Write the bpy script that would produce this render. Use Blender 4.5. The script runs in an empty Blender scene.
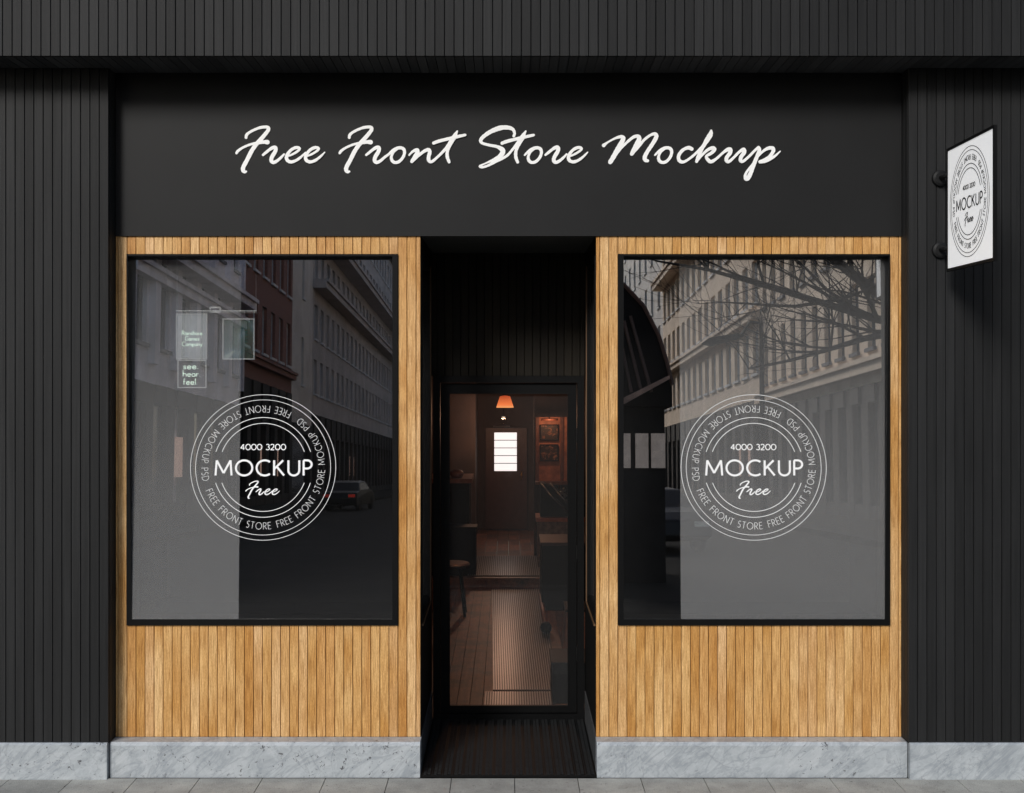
import bpy, math, random
from mathutils import Vector, Matrix
R = math.radians
random.seed(7)
scene = bpy.context.scene
col = scene.collection

# ------------------------------------------------------------------ camera
F = 1290.0; CAMZ = 2.155; CAMY = -7.01; VPX, VPY = 508.5, 375.0
cd = bpy.data.cameras.new('camera'); cam = bpy.data.objects.new('camera', cd); col.objects.link(cam)
cam.location = (0, CAMY, CAMZ); cam.rotation_euler = (R(90), 0, 0)
cd.sensor_width = 36; cd.lens = F / 1024 * 36
cd.shift_x = (512 - VPX) / 1024; cd.shift_y = -(396.5 - VPY) / 1024
cd.clip_start = .05; cd.clip_end = 2000
scene.camera = cam
# ------------------------------------------------------------------ sky, sun, exposure
EL, AZ = 28.7, 24
S = Vector((-math.sin(R(AZ)) * math.cos(R(EL)), -math.cos(R(AZ)) * math.cos(R(EL)), math.sin(R(EL))))
w = bpy.data.worlds.new('World'); scene.world = w; w.use_nodes = True
nt = w.node_tree; bg = nt.nodes['Background']; sky = nt.nodes.new('ShaderNodeTexSky')
sky.sky_type = 'NISHITA'; sky.sun_disc = False
sky.sun_elevation = R(EL); sky.sun_rotation = math.atan2(S.x, S.y); sky.air_density = 1.0; sky.dust_density = 1.5; sky.ozone_density = 1.0
nt.links.new(sky.outputs[0], bg.inputs[0]); bg.inputs[1].default_value = .145
sl = bpy.data.lights.new('sun', 'SUN'); sl.energy = 2.5; sl.angle = R(15); sl.color = (1, .985, .955)
so = bpy.data.objects.new('sun', sl); col.objects.link(so); so.rotation_euler = S.to_track_quat('Z', 'Y').to_euler()
scene.view_settings.view_transform = 'Standard'; scene.view_settings.look = 'None'
scene.view_settings.exposure = 0.0; scene.view_settings.gamma = 1

def at(px, py, y=0.0):
    """photo pixel -> point of the plane at world depth y"""
    D = y - CAMY
    return Vector(((px - VPX) * D / F, y, CAMZ - (py - VPY) * D / F))
def at_d(px, py, D): return at(px, py, D + CAMY)

# ------------------------------------------------------------------ material helpers
class NG:
    def __init__(s, name):
        s.m = bpy.data.materials.new(name); s.m.use_nodes = True; s.t = s.m.node_tree
        s.b = s.t.nodes['Principled BSDF']; s.out = s.t.nodes['Material Output']
    def n(s, kind, **kw):
        x = s.t.nodes.new(kind)
        for k, v in kw.items():
            if k in x.inputs.keys(): x.inputs[k].default_value = v
            else: setattr(x, k, v)
        return x
    def l(s, a, b): s.t.links.new(a, b)
    def ramp(s, src, stops, interp='LINEAR'):
        r = s.n('ShaderNodeValToRGB'); e = r.color_ramp.elements; r.color_ramp.interpolation = interp
        while len(e) < len(stops): e.new(.5)
        for q, (p, c) in zip(e, stops):
            q.position = p; q.color = (c if isinstance(c, tuple) else (c, c, c)) + (1,)
        s.l(src, r.inputs[0]); return r.outputs[0]
    def mix(s, fac, a, b, mode='MIX'):
        x = s.n('ShaderNodeMix', data_type='RGBA', blend_type=mode)
        for i, v in ((0, fac), (6, a), (7, b)):
            if hasattr(v, 'node'): s.l(v, x.inputs[i])
            else: x.inputs[i].default_value = v if i == 0 else (tuple(v) + (1,) if len(v) == 3 else v)
        return x.outputs[2]
    def coords(s, scale, kind='Object', rot=(0, 0, 0)):
        tc = s.n('ShaderNodeTexCoord'); mp = s.n('ShaderNodeMapping'); mp.inputs['Scale'].default_value = scale; mp.inputs['Rotation'].default_value = rot
        s.l(tc.outputs[kind], mp.inputs[0]); return mp.outputs[0]
    def noise(s, vec, scale=1, detail=3, rough=.5, dist=0):
        x = s.n('ShaderNodeTexNoise'); x.inputs['Scale'].default_value = scale; x.inputs['Detail'].default_value = detail
        x.inputs['Roughness'].default_value = rough; x.inputs['Distortion'].default_value = dist
        s.l(vec, x.inputs['Vector']); return x.outputs[0]
    def bump(s, h, strength=.2, dist=.002):
        x = s.n('ShaderNodeBump'); x.inputs['Strength'].default_value = strength; x.inputs['Distance'].default_value = dist
        s.l(h, x.inputs['Height']); s.l(x.outputs[0], s.b.inputs['Normal'])

def plain(name, c, rough=.6, metal=0, var=.12, scale=14, emit=None, es=1, spec=.5):
    g = NG(name); g.b.inputs['Specular IOR Level'].default_value = spec; v = g.coords((1, 1, 1)); nz = g.noise(v, scale, 5, .6)
    c = tuple(c)
    g.l(g.mix(g.ramp(nz, [(.3, 0.), (.7, 1.)]), tuple(x * (1 - var) for x in c), tuple(x * (1 + var) for x in c)), g.b.inputs['Base Color'])
    g.b.inputs['Roughness'].default_value = rough; g.b.inputs['Metallic'].default_value = metal
    if emit: g.b.inputs['Emission Color'].default_value = emit + (1,); g.b.inputs['Emission Strength'].default_value = es
    return g.m

def board_mat(name, c0, c1, rough=.55, grain=.25, axis=2):
    """painted board: tone per board (attribute) and fine grain along it"""
    g = NG(name); a = g.n('ShaderNodeAttribute', attribute_name='tone')
    sc = [90, 90, 90]; sc[axis] = 1.6
    v = g.coords(tuple(sc)); off = g.n('ShaderNodeVectorMath', operation='ADD'); mu = g.n('ShaderNodeVectorMath', operation='SCALE'); mu.inputs[3].default_value = 400
    cb = g.n('ShaderNodeCombineXYZ'); g.l(a.outputs['Fac'], cb.inputs[0]); g.l(a.outputs['Fac'], cb.inputs[2]); g.l(cb.outputs[0], mu.inputs[0]); g.l(v, off.inputs[0]); g.l(mu.outputs[0], off.inputs[1])
    nz = g.noise(off.outputs[0], 1, 4, .6)
    base = g.mix(a.outputs['Fac'], c0, c1)
    dark = g.mix(g.ramp(nz, [(.3, 0.), (.72, 1.)]), (1 - grain,) * 3, (1 + grain * .5,) * 3)
    big = g.noise(g.coords((1.3, 1.3, .7)), 1.5, 3, .5)
    dark2 = g.mix(g.ramp(big, [(.35, 0.), (.65, 1.)]), (.9,) * 3, (1.08,) * 3)
    g.l(g.mix(1, g.mix(1, base, dark, 'MULTIPLY'), dark2, 'MULTIPLY'), g.b.inputs['Base Color'])
    g.b.inputs['Roughness'].default_value = rough; g.b.inputs['Specular IOR Level'].default_value = .2
    g.bump(nz, .25, .0015); return g.m

def wood_mat():
    g = NG('oak_batten'); a = g.n('ShaderNodeAttribute', attribute_name='tone')
    v = g.coords((1, 1, 1)); cb = g.n('ShaderNodeCombineXYZ'); m = g.n('ShaderNodeMath', operation='MULTIPLY'); m.inputs[1].default_value = 57
    g.l(a.outputs['Fac'], m.inputs[0]); g.l(m.outputs[0], cb.inputs[2]); g.l(m.outputs[0], cb.inputs[0])
    def shifted(sc, s, d, r, dist=0):
        mp = g.n('ShaderNodeMapping'); ad = g.n('ShaderNodeVectorMath', operation='ADD')
        g.l(v, ad.inputs[0]); g.l(cb.outputs[0], ad.inputs[1]); g.l(ad.outputs[0], mp.inputs[0]); mp.inputs['Scale'].default_value = sc
        return g.noise(mp.outputs[0], s, d, r, dist)
    n1 = shifted((30, 30, 1.1), 1, 5, .65, .6)       # broad figure
    n2 = shifted((300, 300, 9), 1, 3, .6)            # pores
    n3 = shifted((2.5, 2.5, 1.7), 1, 2, .5)          # light and dark lengths of a batten
    base = g.ramp(a.outputs['Fac'], [(0., (.64, .40, .165)), (.3, (.68, .45, .195)), (.6, (.71, .49, .23)), (.85, (.70, .485, .26)), (1., (.74, .525, .26))])
    f1 = g.mix(g.ramp(n1, [(.3, 0.), (.68, 1.)]), (.84, .76, .63), (1.06, 1.06, 1.06))
    f2 = g.mix(g.ramp(n2, [(.36, 0.), (.6, 1.)]), (.60, .50, .38), (1.10, 1.10, 1.10))
    f3 = g.mix(g.ramp(n3, [(.38, 0.), (.60, 1.)]), (.86, .72, .52), (1.10, 1.10, 1.16))
    st = shifted((14, 14, .9), 1, 3, .6); f4 = g.mix(g.ramp(st, [(.60, 0.), (.74, 1.)]), (1., 1., 1.), (.84, .74, .60))
    n5 = shifted((520, 520, 70), 1, 3, .7); f5 = g.mix(g.ramp(n5, [(.36, 0.), (.62, 1.)]), (.76, .68, .56), (1.07, 1.07, 1.07))
    c = g.mix(1, base, f1, 'MULTIPLY'); c = g.mix(1, c, f5, 'MULTIPLY'); c = g.mix(1, c, f4, 'MULTIPLY'); c = g.mix(1, c, f2, 'MULTIPLY'); c = g.mix(1, c, f3, 'MULTIPLY')
    g.l(c, g.b.inputs['Base Color']); g.b.inputs['Roughness'].default_value = .5; g.b.inputs['Specular IOR Level'].default_value = .3
    g.bump(n2, .3, .001); return g.m

def marble_mat():
    g = NG('grey_marble'); v = g.coords((1, 1, 1), rot=(0, R(38), 0))
    cl = g.noise(v, 5.5, 8, .68, 1.2)
    base = g.ramp(cl, [(.28, (.27, .295, .315)), (.5, (.38, .41, .43)), (.72, (.46, .485, .50))])
    mp = g.n('ShaderNodeMapping'); g.l(v, mp.inputs[0]); mp.inputs['Scale'].default_value = (1.4, 1.4, 4.2)
    vn = g.noise(mp.outputs[0], 1.6, 7, .6, 1.4)
    vein = g.ramp(vn, [(.46, 0.), (.497, 1.), (.503, 1.), (.545, 0.)])
    wv = g.noise(mp.outputs[0], 2.7, 7, .66, 2)
    wvein = g.ramp(wv, [(.47, 0.), (.5, 1.), (.53, 0.)])
    wm = g.n('ShaderNodeMath', operation='MULTIPLY'); wm.inputs[1].default_value = .3; g.l(wvein, wm.inputs[0]); c = g.mix(wm.outputs[0], base, (.56, .59, .61)); mm = g.n('ShaderNodeMath', operation='MULTIPLY'); mm.inputs[1].default_value = .42; g.l(vein, mm.inputs[0])
    c = g.mix(mm.outputs[0], c, (.20, .225, .25))
    pit = g.noise(v, 42, 4, .7, .6); loc = g.noise(v, 2.5, 3, .5)
    pm = g.n('ShaderNodeMath', operation='MULTIPLY'); g.l(g.ramp(pit, [(.345, 1.), (.39, 0.)]), pm.inputs[0]); g.l(g.ramp(loc, [(.42, 0.), (.54, 1.)]), pm.inputs[1])
    ck = g.noise(v, 1.7, 6, .62, 1.0); cm = g.n('ShaderNodeMath', operation='MULTIPLY'); cm.inputs[1].default_value = .35; g.l(g.ramp(ck, [(.492, 0.), (.5, 1.), (.508, 0.)]), cm.inputs[0]); c = g.mix(cm.outputs[0], c, (.15, .165, .18))
    c = g.mix(pm.outputs[0], c, (.08, .08, .085))
    g.l(c, g.b.inputs['Base Color']); g.b.inputs['Roughness'].default_value = .38; g.bump(pit, .12, .002); return g.m

def paving_mat():
    g = NG('concrete_slab'); a = g.n('ShaderNodeAttribute', attribute_name='tone'); v = g.coords((1, 1, 1))
    n1 = g.noise(v, 5, 6, .7); n2 = g.noise(v, 160, 3, .7); n3 = g.noise(v, 30, 3, .6)
    c = g.mix(a.outputs['Fac'], (.34, .337, .318), (.42, .415, .39))
    c = g.mix(1, c, g.mix(g.ramp(n1, [(.3, 0.), (.7, 1.)]), (.66, .66, .65), (1.15, 1.15, 1.13)), 'MULTIPLY')
    c = g.mix(1, c, g.mix(g.ramp(n2, [(.3, 0.), (.7, 1.)]), (.72, .72, .72), (1.25, 1.25, 1.22)), 'MULTIPLY')
    c = g.mix(g.ramp(n3, [(.28, 1.), (.36, 0.)]), c, (.09, .085, .075))
    g.l(c, g.b.inputs['Base Color']); g.b.inputs['Roughness'].default_value = .8; g.bump(n2, .3, .003); return g.m

def asphalt_mat():
    g = NG('asphalt'); v = g.coords((1, 1, 1)); n1 = g.noise(v, .6, 5, .6); n2 = g.noise(v, 120, 3, .7)
    c = g.mix(g.ramp(n1, [(.3, 0.), (.7, 1.)]), (.016, .0138, .011), (.027, .023, .018))
    c = g.mix(1, c, g.mix(n2, (.6,) * 3, (1.4,) * 3), 'MULTIPLY')
    g.l(c, g.b.inputs['Base Color']); g.b.inputs['Specular IOR Level'].default_value = .08; g.b.inputs['Roughness'].default_value = .9; return g.m

def glass_mat(name, refl, tint=(1, 1, 1), edge=.6, rough=0.0, haze=0.0):
    """a pane: part of the light passes, part is mirrored (coated glazing)"""
    g = NG(name); g.t.nodes.remove(g.b)
    tr = g.n('ShaderNodeBsdfTransparent'); tr.inputs[0].default_value = tuple(tint) + (1,)
    gl = g.n('ShaderNodeBsdfGlossy'); gl.inputs['Roughness'].default_value = rough; gl.inputs[0].default_value = (1, 1, 1, 1)
    lw = g.n('ShaderNodeLayerWeight'); lw.inputs[0].default_value = .3
    r = g.n('ShaderNodeMapRange'); r.inputs['To Min'].default_value = refl; r.inputs['To Max'].default_value = max(edge, refl)
    p = g.n('ShaderNodeMath', operation='POWER'); p.inputs[1].default_value = 3; g.l(lw.outputs['Facing'], p.inputs[0]); g.l(p.outputs[0], r.inputs[0])
    mx = g.n('ShaderNodeMixShader'); g.l(r.outputs[0], mx.inputs[0]); g.l(tr.outputs[0], mx.inputs[1]); g.l(gl.outputs[0], mx.inputs[2]); g.l(mx.outputs[0], g.out.inputs[0])
    if haze:                                                 # even pale haze mixed into the pane colour
        df = g.n('ShaderNodeBsdfDiffuse'); df.inputs[0].default_value = (.7, .7, .7, 1); m2 = g.n('ShaderNodeMixShader'); m2.inputs[0].default_value = haze
        g.l(mx.outputs[0], m2.inputs[1]); g.l(df.outputs[0], m2.inputs[2]); g.l(m2.outputs[0], g.out.inputs[0])
    return g.m

def film_mat(name, fac, c=(.7, .71, .72), top=1.0):
    g = NG(name); g.t.nodes.remove(g.b)
    tr = g.n('ShaderNodeBsdfTransparent'); df = g.n('ShaderNodeBsdfDiffuse'); df.inputs[0].default_value = tuple(c) + (1,)
    v = g.coords((1, 1, 1)); sp = g.n('ShaderNodeSeparateXYZ'); g.l(v, sp.inputs[0])
    r = g.n('ShaderNodeMapRange'); r.inputs['From Min'].default_value = 1.5; r.inputs['From Max'].default_value = 2.75; r.inputs['To Min'].default_value = fac; r.inputs['To Max'].default_value = fac * top; g.l(sp.outputs[2], r.inputs[0])
    mx = g.n('ShaderNodeMixShader'); g.l(r.outputs[0], mx.inputs[0]); g.l(tr.outputs[0], mx.inputs[1]); g.l(df.outputs[0], mx.inputs[2]); g.l(mx.outputs[0], g.out.inputs[0]); return g.m

def brick_mat():
    g = NG('red_brick'); b = g.n('ShaderNodeTexBrick'); v = g.coords((1, 1, 1))
    sp = g.n('ShaderNodeSeparateXYZ'); cb = g.n('ShaderNodeCombineXYZ'); g.l(v, sp.inputs[0]); g.l(sp.outputs[1], cb.inputs[0]); g.l(sp.outputs[2], cb.inputs[1]); g.l(cb.outputs[0], b.inputs[0])
    b.inputs['Scale'].default_value = 3; b.inputs['Color1'].default_value = (.33, .13, .09, 1); b.inputs['Color2'].default_value = (.22, .09, .07, 1); b.inputs['Mortar'].default_value = (.2, .17, .15, 1)
    g.l(b.outputs[0], g.b.inputs['Base Color']); g.b.inputs['Roughness'].default_value = .9; return g.m

def plank_floor_mat():
    g = NG('worn_floorboards'); a = g.n('ShaderNodeAttribute', attribute_name='tone')
    v = g.coords((40, 2, 40)); n1 = g.noise(v, 1, 5, .7, .5); n2 = g.noise(g.coords((1, 1, 1)), 4, 5, .7)
    c = g.mix(a.outputs['Fac'], (.10, .042, .024), (.20, .088, .048))
    c = g.mix(1, c, g.mix(g.ramp(n1, [(.3, 0.), (.7, 1.)]), (.55,) * 3, (1.3,) * 3), 'MULTIPLY')
    c = g.mix(g.ramp(n2, [(.45, 0.), (.66, 1.)]), c, (.045, .035, .03))
    g.l(c, g.b.inputs['Base Color']); g.b.inputs['Roughness'].default_value = .5; g.bump(n1, .3, .004); return g.m

M = {}
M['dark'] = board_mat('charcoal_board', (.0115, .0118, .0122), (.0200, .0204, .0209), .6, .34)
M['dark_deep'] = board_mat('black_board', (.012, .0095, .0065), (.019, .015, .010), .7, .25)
M['soffit'] = board_mat('lightened_soffit_board', (.032, .0325, .033), (.056, .0565, .057), .5, .25, axis=1)  # cladding colour lightened to stand for light bounced onto the underside
M['backing'] = plain('black_backing', (.004, .004, .004), .9, spec=.1)
M['wood'] = wood_mat()
M['marble'] = marble_mat()
M['shade_marble'] = plain('shade_darkened_marble', (.06, .062, .065), .5, 0, .3, 12)  # plinth marble darkened in colour to stand for the entrance shade
M['paving'] = paving_mat()
M['joint'] = plain('joint_sand', (.075, .07, .062), .95)
M['asphalt'] = asphalt_mat()
M['board'] = plain('matt_black_panel', (.0085, .0087, .009), .55, 0, .1, 3, spec=.22)
M['frame'] = plain('black_aluminium', (.004, .0041, .0043), .5, 0, .08, spec=.12)
M['black'] = plain('black_paint', (.005, .005, .005), .55, spec=.15)
M['rubber'] = plain('black_rubber', (.016, .0163, .0167), .55, spec=.3)
M['trim'] = plain('brown_trim', (.12, .065, .03), .5)
M['letter'] = plain('white_lettering', (.86, .86, .85), .5, 0, .02)
M['decal'] = plain('white_vinyl', (.85, .85, .85), .6, 0, .02)
M['ink'] = plain('black_ink', (.01, .01, .01), .6, 0, .02)
M['signface'] = plain('glowing_white_acrylic', (.82, .825, .83), .35, 0, .015, 14, (1, 1, 1), .28)  # faint glow added to whiten the sign face
M['glass'] = glass_mat('coated_shop_glass', .31)
M['clear'] = glass_mat('clear_glass', .008, edge=.2, haze=.010)
M['film'] = film_mat('pale_film', .076, (.7, .7, .7), .3)  # translucent pale sheet over part of the pane, fainter towards the top
M['steel'] = plain('brushed_steel', (.5, .5, .5), .3, 1)

# ------------------------------------------------------------------ mesh helpers
class MB:
    def __init__(s): s.v = []; s.f = []; s.t = []
    def face(s, pts, tone=.5):
        i = len(s.v); s.v += [tuple(p) for p in pts]; s.f.append(tuple(range(i, i + len(pts)))); s.t.append(tone)
    def box(s, x0, x1, y0, y1, z0, z1, tone=.5, M4=None):
        P = [(x, y, z) for x in (x0, x1) for y in (y0, y1) for z in (z0, z1)]
        if M4: P = [tuple(M4 @ Vector(p)) for p in P]
        i = len(s.v); s.v += P
        for q in ((0, 1, 3, 2), (4, 6, 7, 5), (0, 4, 5, 1), (2, 3, 7, 6), (0, 2, 6, 4), (1, 5, 7, 3)):
            s.f.append(tuple(i + k for k in q)); s.t.append(tone)
        return s
    def prism(s, poly, a, b, fn, tone=.5):
        """poly: 2-D outline; fn(u, v, h) -> point; extruded h from a to b"""
        n = len(poly); i = len(s.v)
        s.v += [tuple(fn(u, v, a)) for u, v in poly] + [tuple(fn(u, v, b)) for u, v in poly]
        s.f.append(tuple(range(i, i + n))[::-1]); s.f.append(tuple(range(i + n, i + 2 * n))); s.t += [tone, tone]
        for k in range(n): s.f.append((i + k, i + (k + 1) % n, i + n + (k + 1) % n, i + n + k)); s.t.append(tone)
        return s
    def vboard(s, x0, x1, y, z0, z1, th=.02, gap=.003, ch=.0018, tone=None):
        """upright board facing -y with chamfered long edges"""
        t = random.random() if tone is None else tone; a, b = x0 + gap / 2, x1 - gap / 2
        if b - a < .006: return s
        return s.prism([(a, y + th), (a, y + ch), (a + ch, y), (b - ch, y), (b, y + ch), (b, y + th)], z0, z1, lambda u, v, h: (u, v, h), t)
    def tube(s, pts, rad, seg=8, tone=.5, cap=True):
        pts = [Vector(p) for p in pts]
        if not isinstance(rad, (list, tuple)): rad = [rad] * len(pts)
        rings = []; up = None
        for k, p in enumerate(pts):
            d = (pts[min(k + 1, len(pts) - 1)] - pts[max(k - 1, 0)]).normalized()
            if up is None: up = Vector((0, 0, 1)) if abs(d.z) < .9 else Vector((1, 0, 0))
            a = d.cross(up).normalized(); b = d.cross(a).normalized(); up = -b if False else up
            i = len(s.v); s.v += [tuple(p + (a * math.cos(2 * math.pi * j / seg) + b * math.sin(2 * math.pi * j / seg)) * rad[k]) for j in range(seg)]; rings.append(i)
        for r0, r1 in zip(rings, rings[1:]):
            for j in range(seg): s.f.append((r0 + j, r0 + (j + 1) % seg, r1 + (j + 1) % seg, r1 + j)); s.t.append(tone)
        if cap:
            s.f.append(tuple(rings[0] + j for j in range(seg))[::-1]); s.f.append(tuple(rings[-1] + j for j in range(seg))); s.t += [tone, tone]
        return s
    def lathe(s, prof, c, seg=24, axis='z', tone=.5):
        """prof: (radius, height) pairs"""
        rings = []
        for r, h in prof:
            i = len(s.v); rings.append(i)
            for j in range(seg):
                a = 2 * math.pi * j / seg; u, v = r * math.cos(a), r * math.sin(a)
                s.v.append((c[0] + u, c[1] + v, c[2] + h) if axis == 'z' else (c[0] + u, c[1] + h, c[2] + v) if axis == 'y' else (c[0] + h, c[1] + u, c[2] + v))
        for r0, r1 in zip(rings, rings[1:]):
            for j in range(seg): s.f.append((r0 + j, r0 + (j + 1) % seg, r1 + (j + 1) % seg, r1 + j)); s.t.append(tone)
        return s
    def build(s, name, mat, parent=None, smooth=False):
        me = bpy.data.meshes.new(name); me.from_pydata(s.v, [], s.f); me.materials.append(mat)
        a = me.attributes.new('tone', 'FLOAT', 'FACE'); a.data.foreach_set('value', s.t)
        import bmesh
        bm = bmesh.new(); bm.from_mesh(me); bmesh.ops.recalc_face_normals(bm, faces=bm.faces); bm.to_mesh(me); bm.free()
        if smooth: me.polygons.foreach_set('use_smooth', [True] * len(me.polygons))
        o = bpy.data.objects.new(name, me); col.objects.link(o)
        if parent: o.parent = parent; o.matrix_parent_inverse = Matrix.Translation(parent.matrix_basis.translation).inverted() if parent.type == 'EMPTY' else Matrix()
        return o
def tag(o, label=None, cat=None, group=None, kind=None):
    for k, v in (('label', label), ('category', cat), ('group', group), ('kind', kind)):
        if v: o[k] = v
    return o
def thing(name, label, cat, loc=(0, 0, 0), group=None):
    o = bpy.data.objects.new(name, None); col.objects.link(o); o.location = loc; o.empty_display_size = .2
    return tag(o, label, cat, group)
def frame_mb(x0, x1, z0, z1, wd, y0, y1):
    m = MB(); m.box(x0, x0 + wd, y0, y1, z0, z1); m.box(x1 - wd, x1, y0, y1, z0, z1)
    m.box(x0 + wd, x1 - wd, y0, y1, z0, z0 + wd); m.box(x0 + wd, x1 - wd, y0, y1, z1 - wd, z1); return m

# ------------------------------------------------------------------ lettering
def smooth_path(pts, n=7):
    out = []
    P = [pts[0]] + list(pts) + [pts[-1]]
    for k in range(1, len(P) - 2):
        for j in range(n):
            t = j / n; r = []
            for c in range(3):
                p0, p1, p2, p3 = P[k - 1][c], P[k][c], P[k + 1][c], P[k + 2][c]
                r.append(.5 * (2 * p1 + (p2 - p0) * t + (2 * p0 - 5 * p1 + 4 * p2 - p3) * t * t + (3 * p1 - p0 - 3 * p2 + p3) * t ** 3))
            out.append(tuple(r))
    out.append(tuple(pts[-1])); return out
def ribbon(mb, pts, fn, h0, rise, closed=False, caps=True, base=0.0, round_cap=True):
    """pts (u, v, width) -> raised stroke; fn(u, v, h) -> world"""
    n = len(pts); L = []; Rr = []
    for k, (u, v, wd) in enumerate(pts):
        if closed: a, b = pts[k - 1], pts[(k + 1) % n]
        else: a, b = pts[max(k - 1, 0)], pts[min(k + 1, n - 1)]
        du, dv = b[0] - a[0], b[1] - a[1]; l = math.hypot(du, dv) or 1; nu, nv = -dv / l * wd / 2, du / l * wd / 2
        L.append((u + nu, v + nv)); Rr.append((u - nu, v - nv))
    hs = [h0 + rise * k / max(n - 1, 1) for k in range(n)]
    if closed: hs = [h0] * n
    i = len(mb.v)
    for k in range(n):
        mb.v += [tuple(fn(*L[k], hs[k])), tuple(fn(*Rr[k], hs[k])), tuple(fn(*L[k], base)), tuple(fn(*Rr[k], base))]
    for k in range(n if closed else n - 1):
        a = i + 4 * k; b = i + 4 * ((k + 1) % n)
        mb.f += [(a, a + 1, b + 1, b), (a, b, b + 2, a + 2), (a + 1, a + 3, b + 3, b + 1)]; mb.t += [.5] * 3
    if not closed and caps:
        for k, sg in ((0, -1), (n - 1, 1)):
            u, v, wd = pts[k]; c0, c1 = (L[k], Rr[k])
            ang = math.atan2(c0[1] - v, c0[0] - u); poly = [c0]
            if round_cap: poly += [(u + wd / 2 * math.cos(ang - sg * math.pi * j / 6), v + wd / 2 * math.sin(ang - sg * math.pi * j / 6)) for j in range(1, 6)]
            poly += [c1]; j0 = len(mb.v)
            mb.v += [tuple(fn(x, y, hs[k])) for x, y in poly] + [tuple(fn(x, y, base)) for x, y in poly]; m = len(poly)
            if m > 2: mb.f.append(tuple(range(j0, j0 + m))); mb.t.append(.5)
            for q in range(m - 1): mb.f.append((j0 + q, j0 + q + 1, j0 + m + q + 1, j0 + m + q)); mb.t.append(.5)

def build_raw(mb, name, mat, parent):                      # strokes: keep the faces as laid
    return mb.build(name, mat, parent)

Fs = [[(166, 232, 26), (172, 205, 28), (200, 180, 24), (250, 153, 24), (310, 131, 26), (360, 124, 28), (392, 130, 30), (393, 155, 34), (360, 200, 36), (315, 252, 38), (265, 308, 40), (220, 375, 38), (175, 465, 38), (140, 530, 38), (135, 565, 38), (150, 583, 30), (166, 580, 22)],
      [(68, 392, 24), (85, 368, 26), (130, 337, 22), (190, 310, 22), (250, 293, 24), (310, 285, 28), (350, 278, 34), (385, 280, 42)]]
rs = [[(340, 410, 22), (372, 384, 26), (415, 350, 28), (452, 332, 34), (470, 345, 38), (462, 380, 36), (432, 430, 36), (425, 468, 36), (447, 487, 32), (485, 470, 28), (525, 436, 24), (556, 402, 16)]]
es = [[(598, 422, 16), (640, 405, 20), (690, 375, 22), (714, 350, 24), (702, 336, 26), (670, 337, 28), (630, 358, 28), (596, 395, 30), (580, 435, 32), (592, 468, 32), (630, 482, 30), (680, 466, 26), (730, 430, 22), (776, 384, 12)]]
os_ = [[(560, 412, 18), (590, 382, 24), (635, 350, 28), (685, 337, 30), (720, 350, 30), (731, 385, 28), (715, 435, 28), (675, 478, 28), (632, 488, 28), (602, 465, 30), (597, 425, 26), (620, 380, 22), (655, 352, 18)]]
ns = [[(95, 412, 18), (128, 378, 22), (168, 360, 34), (182, 378, 36), (152, 430, 36), (122, 478, 32)],
      [(125, 478, 24), (190, 418, 26), (250, 372, 30), (292, 358, 34), (306, 380, 34), (294, 430, 34), (297, 468, 34), (325, 480, 28), (380, 437, 24), (440, 378, 26), (500, 308, 34), (552, 230, 42), (587, 168, 16)]]
ts = [[(562, 225, 38), (512, 305, 36), (487, 370, 30), (485, 430, 32), (504, 484, 28)], [(345, 290, 30), (400, 270, 32), (500, 245, 30), (600, 222, 30), (668, 207, 24)]]
Ss = [[(448, 216, 26), (456, 188, 26), (438, 148, 30), (385, 130, 38), (310, 134, 44), (215, 170, 40), (138, 222, 34), (110, 262, 34), (128, 290, 26), (200, 310, 26), (275, 325, 30), (325, 352, 44), (335, 385, 46), (300, 428, 38), (235, 463, 26), (150, 500, 14), (102, 524, 22), (125, 536, 22), (190, 516, 24), (265, 475, 30), (330, 447, 26), (385, 412, 24), (435, 355, 24), (490, 288, 34), (538, 222, 42), (570, 168, 16)]]
Ms = [[(38, 312, 34), (80, 280, 18), (150, 242, 20), (210, 224, 30), (238, 236, 38), (222, 280, 44), (180, 350, 44), (140, 425, 44), (104, 484, 42)],
      [(112, 478, 24), (165, 400, 30), (220, 335, 24), (285, 272, 26), (345, 226, 30), (392, 220, 34), (398, 255, 44), (365, 325, 46), (325, 400, 38)],
      [(335, 396, 22), (400, 315, 30), (460, 248, 24), (525, 203, 26), (568, 198, 34), (574, 230, 38), (535, 300, 36), (485, 375, 36), (458, 430, 38), (462, 462, 36), (486, 470, 28)]]
cs = [[(938, 350, 36), (905, 337, 34), (855, 355, 30), (815, 397, 32), (802, 440, 32), (818, 475, 32), (855, 482, 28), (905, 455, 24), (965, 408, 24), (1020, 352, 24), (1075, 285, 26), (1132, 175, 18)]]
ks = [[(215, 162, 20), (208, 200, 44), (172, 260, 46), (128, 335, 32), (92, 410, 36), (66, 478, 28)],
      [(82, 462, 18), (135, 398, 24), (190, 352, 28), (235, 340, 34), (248, 360, 34), (212, 395, 30), (166, 424, 24), (178, 456, 32), (212, 480, 34), (265, 452, 26), (325, 398, 24), (375, 360, 32), (410, 355, 36), (408, 390, 38), (376, 435, 36), (372, 468, 34), (395, 480, 28), (445, 438, 24), (500, 382, 26), (545, 355, 34), (552, 385, 38), (522, 430, 36), (516, 465, 34), (538, 478, 26), (600, 428, 24), (655, 372, 24), (698, 332, 24)]]
ps = [[(702, 334, 26), (708, 362, 34), (686, 422, 34), (655, 500, 36), (622, 588, 38), (592, 648, 42), (568, 655, 32), (566, 610, 24), (600, 556, 22), (648, 500, 26), (690, 430, 22), (740, 378, 24), (795, 344, 32), (842, 342, 34), (850, 372, 34), (815, 425, 32), (765, 458, 28), (710, 480, 24)],
      [(712, 487, 22), (765, 478, 26), (820, 452, 28), (872, 418, 22), (920, 374, 12)]]
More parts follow.
